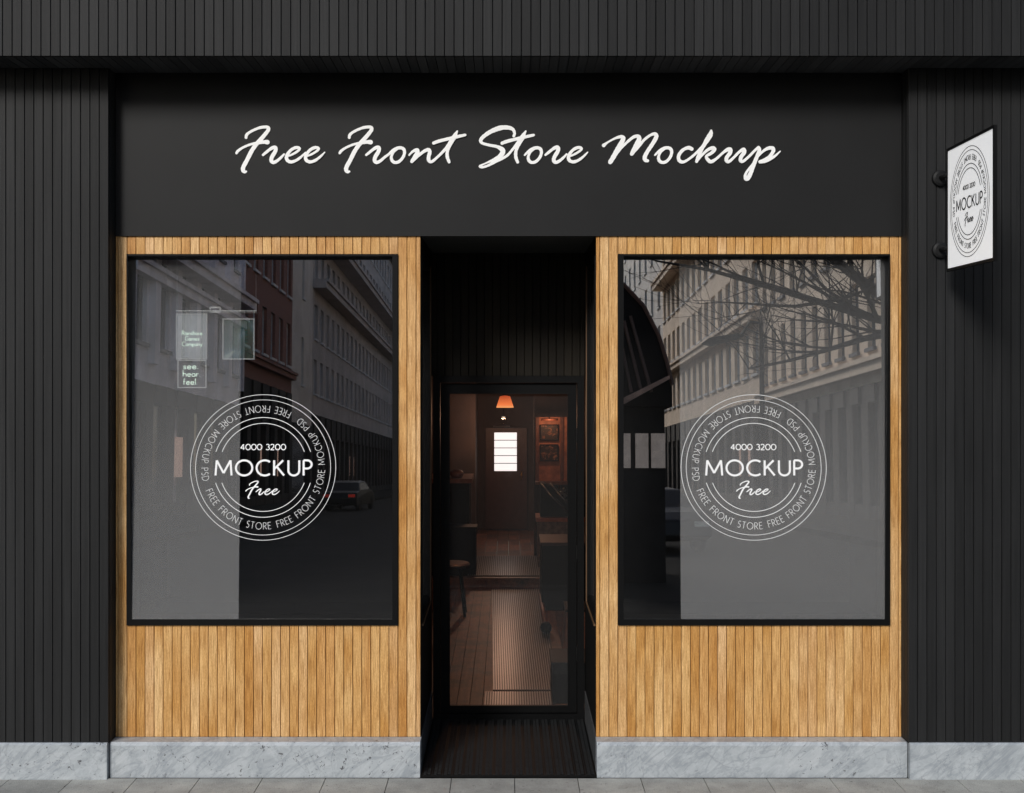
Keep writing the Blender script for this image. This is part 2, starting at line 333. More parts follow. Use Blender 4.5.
def sh(strokes, dx): return [[(x + dx, y, wd) for x, y, wd in s] for s in strokes]
def px_strokes(x0, groups): return [[(x0 + x / 10.24, 115 + y / 10.24, wd / 10.24) for x, y, wd in s] for g in groups for s in g]
W_FREE = px_strokes(230, [Fs, rs, es, sh(es, 195)])
r_long = [rs[0][:-2] + [(530, 432, 24), (585, 392, 22), (640, 352, 20)]]
W_FRONT = px_strokes(330, [sh(Fs, 32), sh(r_long, 33), sh(os_, 33)]) + px_strokes(400, [ns, ts])
W_STORE = px_strokes(470, [Ss, sh(ts, -16), os_, sh(rs, 433)]) + px_strokes(530, [sh(es, -187)])
W_MOCKUP = px_strokes(600, [Ms, sh(os_, 2), cs]) + px_strokes(690, [ks, ps])

def arc(cx, cy, rx, ry, a0, a1, n=18): return [(cx + rx * math.cos(R(a0 + (a1 - a0) * k / n)), cy + ry * math.sin(R(a0 + (a1 - a0) * k / n))) for k in range(n + 1)]
G = {  # width, strokes in a cap height of 1
 'M': (1.0, [[(.0, 0), (.07, 1)], [(.07, 1), (.5, .16)], [(.5, .16), (.93, 1)], [(.93, 1), (1., 0)]]),
 'O': (1.02, [arc(.51, .5, .51, .5, 0, 360, 32)]),
 'C': (.82, [arc(.51, .5, .51, .5, 52, 308, 26)]),
 'K': (.62, [[(0, 0), (0, 1)], [(0, .42), (.56, 1)], [(.17, .58), (.62, 0)]]),
 'U': (.68, [[(0, 1), (0, .34)] + arc(.34, .34, .34, .34, 180, 360, 14) + [(.68, .34), (.68, 1)]]),
 'P': (.5, [[(0, 0), (0, 1)], [(0, 1), (.22, 1)] + arc(.22, .73, .28, .27, 90, -90, 12)[1:] + [(0, .46)]]),
 'F': (.46, [[(0, 0), (0, 1)], [(0, 1), (.46, 1)], [(0, .54), (.42, .54)]]),
 'R': (.54, [[(0, 0), (0, 1)], [(0, 1), (.22, 1)] + arc(.22, .74, .28, .26, 90, -90, 12)[1:] + [(0, .48)], [(.2, .48), (.56, 0)]]),
 'E': (.48, [[(0, 0), (0, 1)], [(0, 1), (.48, 1)], [(0, .53), (.43, .53)], [(0, 0), (.48, 0)]]),
 'N': (.74, [[(0, 0), (0, 1)], [(0, 1), (.74, 0)], [(.74, 0), (.74, 1)]]),
 'T': (.56, [[(0, 1), (.56, 1)], [(.28, 1), (.28, 0)]]),
 'S': (.44, [arc(.22, .76, .21, .24, 40, 250, 14) + arc(.21, .27, .23, .27, 70, -140, 14)]),
 'D': (.72, [[(0, 0), (0, 1)], [(0, 1), (.2, 1)] + arc(.2, .5, .52, .5, 90, -90, 16)[1:] + [(0, 0)]]),
 '4': (.62, [[(.44, 0), (.44, 1)], [(.44, 1), (0, .3)], [(0, .3), (.62, .3)]]),
 '0': (.72, [arc(.36, .5, .36, .5, 0, 360, 28)]),
 '3': (.5, [arc(.22, .76, .22, .24, 150, -70, 12), arc(.22, .27, .27, .27, 80, -150, 14)]),
 '2': (.56, [arc(.26, .74, .25, .26, 160, -20, 12) + [(.4, .42), (0, .0)], [(0, .0), (.56, .0)]]),
 ' ': (.34, [])}
def text_widths(txt, gap): return [G[c][0] + gap for c in txt]
def put_glyph(mb, ch, tf, wt, fn, cnt):
    for st in G[ch][1]:
        closed = len(st) > 3 and math.dist(st[0], st[-1]) < 1e-6
        q = [(*tf(u, v), wt) for u, v in (st[:-1] if closed else st)]
        cnt[0] += 1; ribbon(mb, q, fn, .0012 + .00004 * (cnt[0] % 9), 0, closed, True, 0, False)

def emblem(O, U, V, N, k, mat, parent, bold=1.0):
    """round emblem; O centre, U right, V up, N outwards; k metres per photo pixel of the window emblems"""
    def fn(u, v, h): return O + U * (u * k) + V * (v * k) + N * (h + .0005)
    for r, wd in ((73.2, .42), (68.0, .42)):
        m = MB(); ribbon(m, [(x, y, wd * bold) for x, y in arc(0, 0, r, r, 0, 360, 128)[:-1]], fn, .0012, 0, True); build_raw(m, 'ring', mat, parent)
    for r in (50.2, 44.3):
        a = math.degrees(math.asin(15.6 / r))
        for a0, a1 in ((a, 180 - a), (180 + a, 360 - a)):
            m = MB(); ribbon(m, [(x, y, .55 * bold) for x, y in arc(0, 0, r, r, a0, a1, 60)], fn, .0012, 0, False, True, 0, False); build_raw(m, 'ring_arc', mat, parent)
    rb, ch = 62.3, 6.7                                       # baseline radius, cap height
    for txt, a0, a1 in (('FREE FRONT STORE', 202.5, 278.), ('FREE FRONT STORE MOCKUP PSD', 284., 413.4), ('FREE FRONT STORE MOCKUP PSD', 423.2, 553.)):
        ws = text_widths(txt, .3); tot = sum(ws) - .3; p = 0; m = MB(); cnt = [0]
        for c, wd in zip(txt, ws):
            mid = p + (wd - .3) / 2; ang = R(a0 + (a1 - a0) * mid / tot); sc = math.radians(a1 - a0) * (rb - ch / 2) / tot
            er = (math.cos(ang), math.sin(ang)); et = (-math.sin(ang), math.cos(ang)); gw = G[c][0]
            tf = lambda u, v, er=er, et=et, gw=gw, sc=sc: (er[0] * (rb - v * ch) + et[0] * (u - gw / 2) * sc, er[1] * (rb - v * ch) + et[1] * (u - gw / 2) * sc)
            put_glyph(m, c, tf, .34 * bold, fn, cnt); p += wd
            if c == ' ': build_raw(m, 'ring_lettering', mat, parent); m = MB()
        build_raw(m, 'ring_lettering', mat, parent)
    for txt, x0, x1, y0, h, wt, gap, nm in (('4000 3200', -22.8, 22.6, 17.6, 5.6, .85, .17, 'number_lettering'), ('MOCKUP', -47.9, 48.9, -8.2, 15.2, 2.0, .27, 'lettering')):
        ws = text_widths(txt, gap); tot = sum(ws) - gap; sx = (x1 - x0) / tot; p = 0; m = MB(); cnt = [0]
        for c, wd in zip(txt, ws):
            tf = lambda u, v, p=p: (x0 + (p + u) * sx, y0 + v * h)
            put_glyph(m, c, tf, wt, fn, cnt); p += wd
            if c == ' ': build_raw(m, nm, mat, parent); m = MB()
        build_raw(m, nm, mat, parent)
    m = MB()                                                 # script word
    for j, st in enumerate(W_FREE):
        q = [((x - 281) * .385 - .2, -(y - 149) * .385 - 22.3, wd * .385) for x, y, wd in st]
        ribbon(m, smooth_path(q, 5), fn, .0012 + .0002 * j, .0002)
    build_raw(m, 'script_lettering', mat, parent)

# ================================================================== SETTING: ground, street
m = MB(); m.face([(-400, 4, -.16), (400, 4, -.16), (400, -500, -.16), (-400, -500, -.16)])
tag(m.build('road', M['asphalt']), kind='structure')
# raised pavement on the shop side with real slabs
m = MB(); m.box(-8.5, 8.5, -4.0, 1.2, -.155, -.012); tag(m.build('pavement_bed', M['joint']), kind='structure')
m = MB(); p = .3365; x_off = (514.6 - VPX) / 187.8
for i in range(-22, 22):
    for j, (y0, y1) in enumerate(((-1.02, -.116), (-1.93, -1.02), (-2.84, -1.93), (-3.75, -2.84))):
        o = (j % 2) * p / 2
        m.box(x_off + i * p + .0022 + o, x_off + (i + 1) * p - .0022 + o, y0 + .0022, y1 - .0022, -.011, 0, random.random())
tag(m.build('pavement', M['paving']), kind='structure')
m = MB()
for i in range(-8, 8): m.box(i * 1.0 + .003, i * 1.0 + .997, -4.12, -4.003, -.156, 0, random.random())
tag(m.build('kerb', M['paving']), kind='structure')
for sx, nm in ((-1, 'pavement_west'), (1, 'pavement_east')):
    m = MB(); m.box(min(sx * 9, sx * 13), max(sx * 9, sx * 13), -160, -16, -.155, 0); tag(m.build('pavement_far', M['asphalt']), kind='structure')
m = MB()
for i in range(18): m.face([(-.08, -20 - i * 7, -.156), (.08, -20 - i * 7, -.156), (.08, -23 - i * 7, -.156), (-.08, -23 - i * 7, -.156)])
tag(m.build('road_marking', plain('white_road_paint', (.6, .6, .58), .7)), kind='structure')

# ================================================================== SHOP BUILDING
shop = thing('shop_building', 'charcoal clad shop building with oak battened front, two big windows and a dark recessed entrance', 'shop', (0, 0, 0))
XC = 2.136                       # inner faces of the side columns
ZS = CAMZ + 1.6405               # soffit
XR = .4775                       # half width of the entrance
YB = 1.04                        # back of the entrance
PW, ZW0, ZW1 = .0491, CAMZ - 1.3587, CAMZ + .6576
ZB0 = 2.909
# columns
for sx in (-1, 1):
    a, b = (XC, 3.9) if sx > 0 else (-3.9, -XC)
    m = MB(); pitch = .0499; n = int((b - a) / pitch) + 1
    for k in range(n):
        x0 = a + k * pitch if sx > 0 else b - (k + 1) * pitch
        x1 = x0 + pitch; x0, x1 = max(x0, a), min(x1, b)
        m.vboard(x0, x1, -.12, .188, ZS - .002)
    e = XC if sx > 0 else -XC     # return boards of the column, down to the window wall
    for k in range(2):
        y0 = -.098 + k * .052; y1 = y0 + .049
        m.box(min(e, e + sx * .02), max(e, e + sx * .02), y0 + .001, y1 - .001, .188, ZS - .002, random.random())
    c = m.build('column_cladding', M['dark'], shop)
    m = MB(); m.box(a + .004, b, -.099, .3, .0, ZS - .003) if sx > 0 else m.box(a, b - .004, -.099, .3, .0, ZS - .003)
    # keep the core behind the boards
    m.v = [((x + sx * .018), y, z) for x, y, z in m.v]; m.build('column', M['backing'], shop)
    # marble plinth block of the column with a small chamfer
    m = MB(); y0 = -.14
    xa, xb = (a + .004, b) if sx > 0 else (a, b - .004)
    m.prism([(y0, 0), (y0, .184), (y0 + .009, .193), (.05, .193), (.05, 0)], xa, xb, lambda u, v, h: (h, u, v)); m.build('column_plinth', M['marble'], shop)
# upper fascia and soffit
m = MB(); YF = -.378; pitch = .0494
for k in range(-62, 62): m.vboard(k * pitch + .0168, (k + 1) * pitch + .0168, YF, ZS + .001, 4.9)
m.build('fascia_cladding', M['dark'], shop)
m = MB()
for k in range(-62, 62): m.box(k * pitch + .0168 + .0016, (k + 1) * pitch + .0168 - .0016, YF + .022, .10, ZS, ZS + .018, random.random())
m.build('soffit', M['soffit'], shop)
m = MB(); m.box(-3.1, 3.1, YF + .021, .35, ZS + .02, 4.9); m.build('fascia', M['backing'], shop)
m = MB(); m.box(-3.3, 3.3, YF - .06, 11, 4.901, 5.02); m.build('roof', M['backing'], shop)
# oak battened panels round each window
for sx in (-1, 1):
    m = MB(); core = MB()
    XW0, XW1 = (-2.0733, -.6005) if sx < 0 else (.5951, 2.0706)
    XA, XB = (-XC, -XR) if sx < 0 else (XR - .002, XC)
    pw = (XW1 - XW0) / 30
    k0 = -int((XW0 - XA) / pw) - 1; k1 = 30 + int((XB - XW1) / pw) + 1
    for k in range(k0, k1):
        a, b = max(XW0 + k * pw, XA), min(XW0 + (k + 1) * pw, XB)
        if b - a < .008: continue
        t = random.random()
        if 0 <= k < 30:
            m.vboard(a, b, 0, .19, ZW0, tone=t); m.vboard(a, b, 0, ZW1, ZB0 + .05, tone=t)
        else: m.vboard(a, b, 0, .19, ZB0 + .05, tone=t)
    m.build('wood_cladding', M['wood'], shop)
    for x0, x1, z0, z1 in ((XA + .003, XB - .003, .0, ZW0 - .002), (XA + .003, XB - .003, ZW1 + .002, ZS), (XA + .003, XW0 - .002, ZW0 - .002, ZW1 + .002), (XW1 + .002, XB - .003, ZW0 - .002, ZW1 + .002)):
        core.box(x0, x1, .021, .055, z0, z1)
    core.build('wall', M['backing'], shop)
    # plinth: projecting ledge with a sloping front arris, returned along the entrance
    m = MB(); yp = -.108
    xa, xb = (-XC + .003, -XR + .004) if sx < 0 else (XR - .004, XC - .003)
    m.prism([(yp, 0), (yp, .172), (yp + .012, .1885), (.0, .1885), (.0, 0)], xa, xb, lambda u, v, h: (h, u, v))
    m.build('plinth', M['marble'], shop)
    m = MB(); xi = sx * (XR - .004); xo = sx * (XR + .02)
    m.box(min(xi, xo), max(xi, xo), .0005, YB - .02, 0, .1885); m.build('plinth_return', M['shade_marble'], shop)

# windows (leaning back a little towards the head) with their panes and emblems
TILT = R(2.2); PT, PV = math.cos(TILT), math.sin(TILT)
def tilt_plane(px, py, y_b, z_b):
    """pixel -> point on a pane through (y_b, z_b) leaning back by TILT"""
    d = Vector(((px - VPX) / F, 1, -(py - VPY) / F)); o = Vector((0, CAMY, CAMZ))
    n = Vector((0, -PT, PV)); p0 = Vector((0, y_b, z_b)); return o + d * ((p0 - o).dot(n) / d.dot(n))
FW = .0335; ZP0, ZP1 = ZW0 + FW, ZW1 - .012; YPB = -.010
U, V, N = Vector((1, 0, 0)), Vector((0, PV, PT)), Vector((0, -PT, PV))
for sx in (-1, 1):
    XW0, XW1 = (-2.0733, -.6005) if sx < 0 else (.5951, 2.0706)
    fr = MB(); xa, xb, za, zb, sw_ = XW0 + .0006, XW1 - .0006, ZW0 + .0006, ZW1 - .0006, .029
    tl, tr_ = (.006, sw_) if sx < 0 else (sw_, .006)
    fr.prism([(xa, za), (xa + sw_, za), (xa + tl, zb), (xa, zb)], -.014, .14, lambda u, v, h: (u, h, v)); fr.prism([(xb - sw_, za), (xb, za), (xb, zb), (xb - tr_, zb)], -.014, .14, lambda u, v, h: (u, h, v))
    g0, g1 = xa + max(tl, .0) , xb - tr_
    fr.box(xa + sw_, xb - sw_, -.014, .14, za, za + FW); fr.box(g0 + .0005, g1 - .0005, -.0135, .139, zb - .012, zb - .0005)
    ym = fr.build('window', M['frame'], shop)
    m = MB(); hl = (ZP1 - ZP0 + .02) / PT
    o = Vector((0, YPB, ZP0 - .01))
    def pbox(mb, x0, x1, v0, v1, n0, n1):
        P = [o + U * x + V * v + N * n for x in (x0, x1) for n in (n0, n1) for v in (v0, v1)]
        i = len(mb.v); mb.v += [tuple(q) for q in P]
        for q in ((0, 1, 3, 2), (4, 6, 7, 5), (0, 4, 5, 1), (2, 3, 7, 6), (0, 2, 6, 4), (1, 5, 7, 3)): mb.f.append(tuple(i + k for k in q)); mb.t.append(.5)
    pbox(m, XW0 + .004, XW1 - .004, 0, hl, -.008, 0); m.build('window_pane', M['glass'], ym)
    fx0, fx1 = (XW0 + .005, tilt_plane(240, 440, YPB, ZP0).x) if sx < 0 else (tilt_plane(680, 440, YPB, ZP0).x, XW1 - .005)
    m = MB(); pbox(m, fx0, fx1, .006, hl - .006, .0004, .0012); m.build('pale_film', M['film'], ym)
    c = tilt_plane(263.2 if sx < 0 else 753.6, 467.3, YPB, ZP0 - .01)
    emblem(c + N * .0015, U, V, N, (c.y - CAMY) / F * .992, M['decal'], ym)

# entrance recess: side walls with glazed vitrine sides, ceiling, back wall, door
ZC = 2.917
for sx in (-1, 1):
    m = MB(); x0, x1 = sorted((sx * (XR + .0015), sx * (XR + .045)))
    YS0, YS1 = .085, .80
    m.box(x0, x1, .056, YB + .02, .02, ZW0 - .01); m.box(x0, x1, .056, YB + .02, ZW1 + .005, ZC)
    m.box(x0, x1, .056, YS0, ZW0 - .01, ZW1 + .005); m.box(x0, x1, YS1, YB + .02, ZW0 - .01, ZW1 + .005)
    m.build('entrance_wall', M['black'], shop)
    fx0, fx1 = sorted((sx * (XR - .003), sx * (XR + .04)))
    m = MB(); wd = .03
    m.box(fx0, fx1, YS0, YS0 + wd, ZW0 - .01, ZW1); m.box(fx0, fx1, YS1 - wd, YS1, ZW0 - .01, ZW1)
    m.box(fx0, fx1, YS0 + wd, YS1 - wd, ZW0 - .01, ZW0 + wd); m.box(fx0, fx1, YS0 + wd, YS1 - wd, ZW1 - wd, ZW1)
    sw = m.build('side_window', M['frame'], shop)
    m = MB(); m.box(*sorted((sx * (XR + .016), sx * (XR + .022))), YS0 + wd, YS1 - wd, ZW0 + wd, ZW1 - wd); m.build('window_pane', M['clear'], sw)
    m = MB(); tx = sorted((sx * (XR - .009), sx * (XR + .0))); m.box(*tx, YS1 + .001, YS1 + .012, ZW0 - .022, ZW1); m.box(*tx, YS0, YS1 + .001, ZW0 - .022, ZW0 - .011); m.build('trim', M['trim'], sw)
m = MB(); m.box(-XR - .04, XR + .04, .03, YB + .02, ZC, ZC + .03); m.build('entrance_ceiling', plain('grey_soffit_panel', (.05, .05, .045), .6, spec=.2), shop)
ZD = CAMZ - (376 - VPY) * 8.05 / F                # door head
m = MB(); pk = .0496
for k in range(-10, 10): m.vboard(max(k * pk, -XR), min((k + 1) * pk, XR), YB, ZD + .002, ZC - .001)
m.build('transom_cladding', M['dark_deep'], shop)
m = MB(); m.box(-XR - .04, XR + .04, YB + .021, YB + .06, ZD, 3.4); m.build('transom', M['backing'], shop)
# door: outer frame, leaf, pane
xd0, xd1 = at(433.4, 0, YB).x, at(583.8, 0, YB).x
m = frame_mb(xd0, xd1, .004, ZD, .042, YB - .03, YB + .05); door = m.build('door_frame', M['frame'], shop)
yl = YB - .005
gx0, gx1, gz0, gz1 = at(449, 0, yl).x, at(568.5, 0, yl).x, at(0, 706.5, yl).z, at(0, 393, yl).z
m = MB(); X0, X1 = xd0 + .045, xd1 - .045
m.box(X0, gx0, yl, yl + .045, .05, ZD - .045); m.box(gx1, X1, yl, yl + .045, .05, ZD - .045)
m.box(gx0, gx1, yl, yl + .045, .05, gz0); m.box(gx0, gx1, yl, yl + .045, gz1, ZD - .045)
leaf = m.build('door', M['frame'], shop)
m = MB(); m.box(gx0 - .01, gx1 + .01, yl + .018, yl + .026, gz0 - .01, gz1 + .01)
m.build('door_pane', M['clear'], leaf)
m = frame_mb(gx0, gx1, gz0, gz1, .006, yl - .004, yl - .0003); m.build('glazing_bead', M['black'], leaf)
for zz in (.42, 1.05, 1.78): m = MB(); m.tube([(X1 + .001, yl - .007, zz - .045), (X1 + .001, yl - .007, zz + .045)], .008, 10); m.build('hinge', M['black'], leaf)

# sign board over the windows
sb = thing('sign_board', 'long matt black sign board with white brush script lettering above the oak front', 'sign', (0, 0, ZB0))
m = MB(); m.box(-XC + .004, XC - .004, -.012, .018, ZB0, ZS - .003); m.build('board', M['board'], sb)
for st in (W_FREE, W_FRONT, W_STORE, W_MOCKUP):
    m = MB()
    D = -.012 - CAMY; fn = lambda u, v, h: Vector(((u - VPX) * D / F, -.0125 - h, CAMZ - (v - VPY) * D / F))
    for j, s_ in enumerate(st):
        q = smooth_path(s_); rr = random.Random(j)
        q = [(x, y, wd * 1.08 * (1 + rr.uniform(-.07, .07))) for x, y, wd in q]
        ribbon(m, q, fn, .004 + .0006 * j, .0005)
    build_raw(m, 'lettering', M['letter'], sb)

# entrance mat
mat_o = thing('entrance_mat', 'black ribbed rubber mat filling the recessed entrance floor', 'doormat', (0, 0, .0))
m = MB(); m.box(-XR + .008, XR - .008, -.104, YB - .034, .001, .012); m.build('mat_base', M['black'], mat_o)
m = MB(); nr = 17; pr = (2 * XR - .02) / nr
for i in range(nr):
    xc = -XR + .01 + (i + .5) * pr
    m.box(xc - pr * .47, xc - pr * .40, -.10, YB - .04, .012, .020)
    for j in range(46):
        y0 = -.098 + j * .0238
        m.box(xc - pr * .30, xc + pr * .02, y0, y0 + .014, .012, .019); m.box(xc + pr * .08, xc + pr * .38, y0 + .010, y0 + .022, .012, .019)
m.build('mat_rib', plain('charcoal_rubber_stud', (.0125, .0134, .0142), .7, 0, .2, 30, spec=.15), mat_o)

# blade sign
XS = 2.296; ys0, ys1 = 6.11 + CAMY, 6.74 + CAMY; zs0, zs1 = CAMZ + .5556, CAMZ + 1.168
bs = thing('blade_sign', 'white square hanging sign with round black emblem in black frame, projecting from the right column', 'sign', (XS, -.12, 2.72))
m = MB(); fwd = .015
for a, b, c, d in ((ys0 - fwd, ys0, zs0 - fwd, zs1 + fwd), (ys1, ys1 + fwd, zs0 - fwd, zs1 + fwd), (ys0, ys1, zs0 - fwd, zs0), (ys0, ys1, zs1, zs1 + fwd)): m.box(XS - .003, XS + .013, a, b, c, d)
m.build('sign_frame', M['frame'], bs)
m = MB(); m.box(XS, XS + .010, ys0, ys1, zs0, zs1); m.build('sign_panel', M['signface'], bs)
cD = 6.43; emblem(Vector((XS, cD + CAMY, CAMZ + .8655)), Vector((0, -1, 0)), Vector((0, 0, 1)), Vector((-1, 0, 0)), .274 / 73.2, M['ink'], bs, 1.75)
for py in (178, 250):
    z = CAMZ - (py - VPY) * 6.87 / F
    m = MB(); m.tube([(XS + .006, -.145, z), (XS + .006, ys1 + .006, z)], .0125, 14)
    br = m.build('bracket', M['board'], bs, True)
    m = MB(); m.lathe([(0, -.148), (.03, -.148), (.041, -.142), (.043, -.134), (.043, -.121), (0, -.121)], (XS + .006, 0, z), 28, 'y'); m.build('wall_plate', M['board'], br)

# ================================================================== INTERIOR
M['room'] = plain('dark_plaster', (.036, .024, .021), .8, 0, .4, 3)
M['vit'] = plain('charcoal_display_lining', (.012, .012, .0122), .9, spec=.1)
M['planks'] = plank_floor_mat()
M['walnut'] = plain('red_brown_wood', (.16, .055, .028), .45, 0, .35, 20)
M['maroon'] = plain('dark_maroon_paint', (.045, .018, .014), .5, 0, .2)
M['matgrey'] = plain('ribbed_grey_mat', (.075, .068, .066), .3, 0, .2)
def struct(name, mb, mat): return tag(mb.build(name, mat), kind='structure')
for sx in (-1, 1):                                # display bays behind the windows
    m = MB(); a, b = sorted((sx * (XR + .05), sx * 2.12))
    m.box(a, b, .15, 1.0, .70, .745); struct('display_floor', m, M['vit'])
    m = MB(); m.box(a, b, 1.0, 1.035, .1, 3.0); m.box(*sorted((sx * 2.12, sx * 2.135)), .056, 1.035, .1, 3.0); struct('display_wall', m, M['vit'])
    m = MB(); m.box(a, b, .06, 1.0, 2.93, 2.97); struct('display_ceiling', m, M['vit'])
YSt = 13.05 + CAMY; YE = 17.1 + CAMY; YA = 14.6 + CAMY
m = MB(); p = .085
for i in range(-16, 16): m.box(i * p + .002, (i + 1) * p - .002, YB + .052, YSt, -.02, .0, random.random())
for i in range(-16, 16):
    for j in range(8): m.box(i * p * 1.6 + .002, (i + 1) * p * 1.6 - .002, YSt + .012 + j * .52, YSt + .008 + (j + 1) * .52, .08, .10, random.random())
m.box(-1.3, 1.3, YSt - .001, YSt + .01, -.02, .101, .9)
struct('interior_floor', m, M['planks'])
m = MB(); m.box(-1.35, -1.25, YB + .06, YE + .2, -.05, 2.75); m.box(1.0, 1.1, YB + .06, YE + .2, -.05, 2.75)
m.box(-1.25, -.4705, YE - 1.2, YE - 1.12, 0, 2.75); m.box(-.62, -.40, YE - .05, YE + .02, 0, 2.75); m.box(.26, 1.0, YE - .05, YE + .02, 0, 2.75); m.box(-.40, .26, YE - .05, YE + .02, 1.47, 2.75); m.box(-1.25, 1.0, YE + .021, YE + .1, -.05, 2.75)
m.box(-.47, -.41, YE - 1.2, YE - .05, 0, 2.75)
struct('interior_wall', m, M['room'])
m = MB(); m.box(-1.35, 1.1, YB + .06, YE + .2, 2.6, 2.7); struct('interior_ceiling', m, M['room'])
# back door
def A(px, py, D): return at_d(px, py, D)
bd = thing('back_door', 'dark maroon back door with a bright five pane window at the end of the room', 'door', (-.08, YE - .04, .1))
m = MB(); a, b = A(485.5, 428, 17.05), A(527, 529, 17.05); wa, wb = A(494.3, 432.5, 17.05), A(516.8, 471, 17.05); y0, y1 = YE - .06, YE - .02
m.box(a.x, wa.x, y0, y1, b.z, a.z); m.box(wb.x, b.x, y0, y1, b.z, a.z); m.box(wa.x, wb.x, y0, y1, b.z, wb.z); m.box(wa.x, wb.x, y0, y1, wa.z, a.z)
m.build('door_leaf', M['maroon'], bd)
m = MB(); m.box(wa.x, wb.x, y0 + .02, y0 + .03, wb.z, wa.z); m.build('window_pane', plain('daylit_pane', (.8, .8, .8), .5, 0, .02, 9, (1.0, .96, .95), .95), bd)
m = MB()
for k in range(1, 5):
    z = wb.z + (wa.z - wb.z) * k / 5; m.box(wa.x, wb.x, y0 + .004, y0 + .018, z - .004, z + .004)
m.build('glazing_bar', M['black'], bd)
m = MB(); h = A(521.5, 475.5, 16.95); m.lathe([(0, -.03), (.014, -.03), (.018, -.02), (.012, -.008), (.02, 0), (0, 0)], (h.x, y0, h.z), 14, 'y'); m.box(h.x - .012, h.x + .012, y0 - .004, y0, h.z - .06, h.z + .05); m.build('handle', plain('brass', (.7, .42, .15), .3, 1), bd, True)
m = MB(); h0, h1 = A(493, 426.4, 17), A(510, 426.4, 17); m.tube([(h0.x, y0 - .03, h0.z), (h1.x, y0 - .03, h1.z)], .008, 8); m.build('closer_bar', M['steel'], bd)
# pendant lamp
def shade_mat(c):
    g = NG('glowing_shade'); v = g.coords((1, 1, 1)); sp = g.n('ShaderNodeSeparateXYZ'); g.l(v, sp.inputs[0]); r = g.n('ShaderNodeMapRange')
    r.inputs['From Min'].default_value = c.z - .045; r.inputs['From Max'].default_value = c.z + .06; g.l(sp.outputs[2], r.inputs[0])
    g.l(g.ramp(r.outputs[0], [(0., (1., .40, .14)), (.25, (.95, .22, .06)), (1., (.45, .06, .015))]), g.b.inputs['Emission Color']); g.b.inputs['Emission Strength'].default_value = .95
    g.b.inputs['Base Color'].default_value = (.4, .12, .05, 1); return g.m
pc = A(505, 402.5, 11.5)
pl = thing('pendant_lamp', 'small orange glowing pendant lamp hanging inside behind the door glass', 'lamp', (pc.x, pc.y, pc.z))
m = MB(); m.lathe([(.012, .062), (.044, .055), (.048, .05), (.078, -.045), (.076, -.045), (.046, .047), (.012, .056)], pc, 28)
m.build('lamp_shade', shade_mat(pc), pl, True)
m = MB(); m.lathe([(0, -.012), (.02, -.006), (.026, .01), (.016, .03), (.01, .045)], pc - Vector((0, 0, .02)), 16); m.build('bulb', plain('lit_bulb', (1, .8, .6), .5, 0, .02, 9, (1, .6, .3), 6), pl, True)
m = MB(); m.tube([(pc.x, pc.y, pc.z + .06), (pc.x, pc.y, 2.6)], .004, 6); m.build('cord', M['black'], pl)
ll = bpy.data.lights.new('lamp_light', 'POINT'); ll.energy = 13; ll.color = (1, .52, .30); ll.shadow_soft_size = .05
lo = bpy.data.objects.new('lamp_light', ll); col.objects.link(lo); lo.parent = pl; lo.location = (0, 0, -.075)
sp = A(503.5, 418, 15.6)
cs_ = thing('ceiling_spotlight', 'tiny bright spotlight hanging in the dark passage above the back door', 'lamp', tuple(sp))
m = MB(); m.lathe([(.0, .02), (.02, .016), (.024, -.012), (.0, -.011)], sp, 16); m.build('lamp_head', plain('lit_spot', (.8, .7, .6), .4, 0, .02, 9, (1, .8, .6), .45), cs_, True)
m = MB(); m.tube([(sp.x, sp.y, sp.z + .03), (sp.x, sp.y, 2.6)], .005, 6); m.build('stem', M['black'], cs_)
l2 = bpy.data.lights.new('spot_light', 'POINT'); l2.energy = 19; l2.color = (1, .55, .35); l2.shadow_soft_size = .04
lo2 = bpy.data.objects.new('spot_light', l2); col.objects.link(lo2); lo2.parent = cs_; lo2.location = (0, 0, -.07)
# wall of pictures (partition beside the passage)
m = MB(); a = A(534, 415, 14.6); m.box(a.x, 1.0, YA, YA + .08, .0, 2.6); struct('partition_wall', m, M['room'])
wp = thing('lit_wall_lining', 'orange brown wooden panel shaped as the lit wall area, with two upright rails', 'panel', (.55, YA, 1.4))
a, b = A(535.5, 417, 14.58), A(567, 484, 14.58); m = MB(); m.box(a.x, b.x, YA - .012, YA - .001, b.z, a.z); m.build('lit_panel_board', plain('lit_brown_panelling', (.50, .19, .10), .55, 0, .4, 9), wp)  # board stands for the lit patch of wall, its colour brightened
for x in (537.4, 562):
    c = A(x, 440, 14.55); m = MB(); m.box(c.x - .018, c.x + .018, YA - .034, YA - .013, b.z, a.z); m.build('rail', M['walnut'], wp)
pe = thing('added_fill_lamp', 'slim added fill lamp brightening the framed pictures', 'lamp', tuple(A(549, 419, 14.3)))  # extra lamp added to brighten the pictures and the panel
m = MB(); q0, q1 = A(541, 419.5, 14.35), A(558, 419.5, 14.35); m.tube([q0, q1], .012, 10); m.build('fill_lamp_tube', M['walnut'], pe, True)
m = MB(); qm = (q0 + q1) / 2; m.tube([qm, (qm.x, YA - .05, qm.z + .03), (qm.x, YA - .014, qm.z + .02)], .005, 6); m.build('fill_lamp_arm', M['black'], pe)
l3 = bpy.data.lights.new('picture_fill_light', 'POINT'); l3.energy = 2.2; l3.color = (1, .5, .28); l3.shadow_soft_size = .03
lo3 = bpy.data.objects.new('picture_fill_light', l3); col.objects.link(lo3); lo3.parent = pe; lo3.location = (0, -.06, -.05)
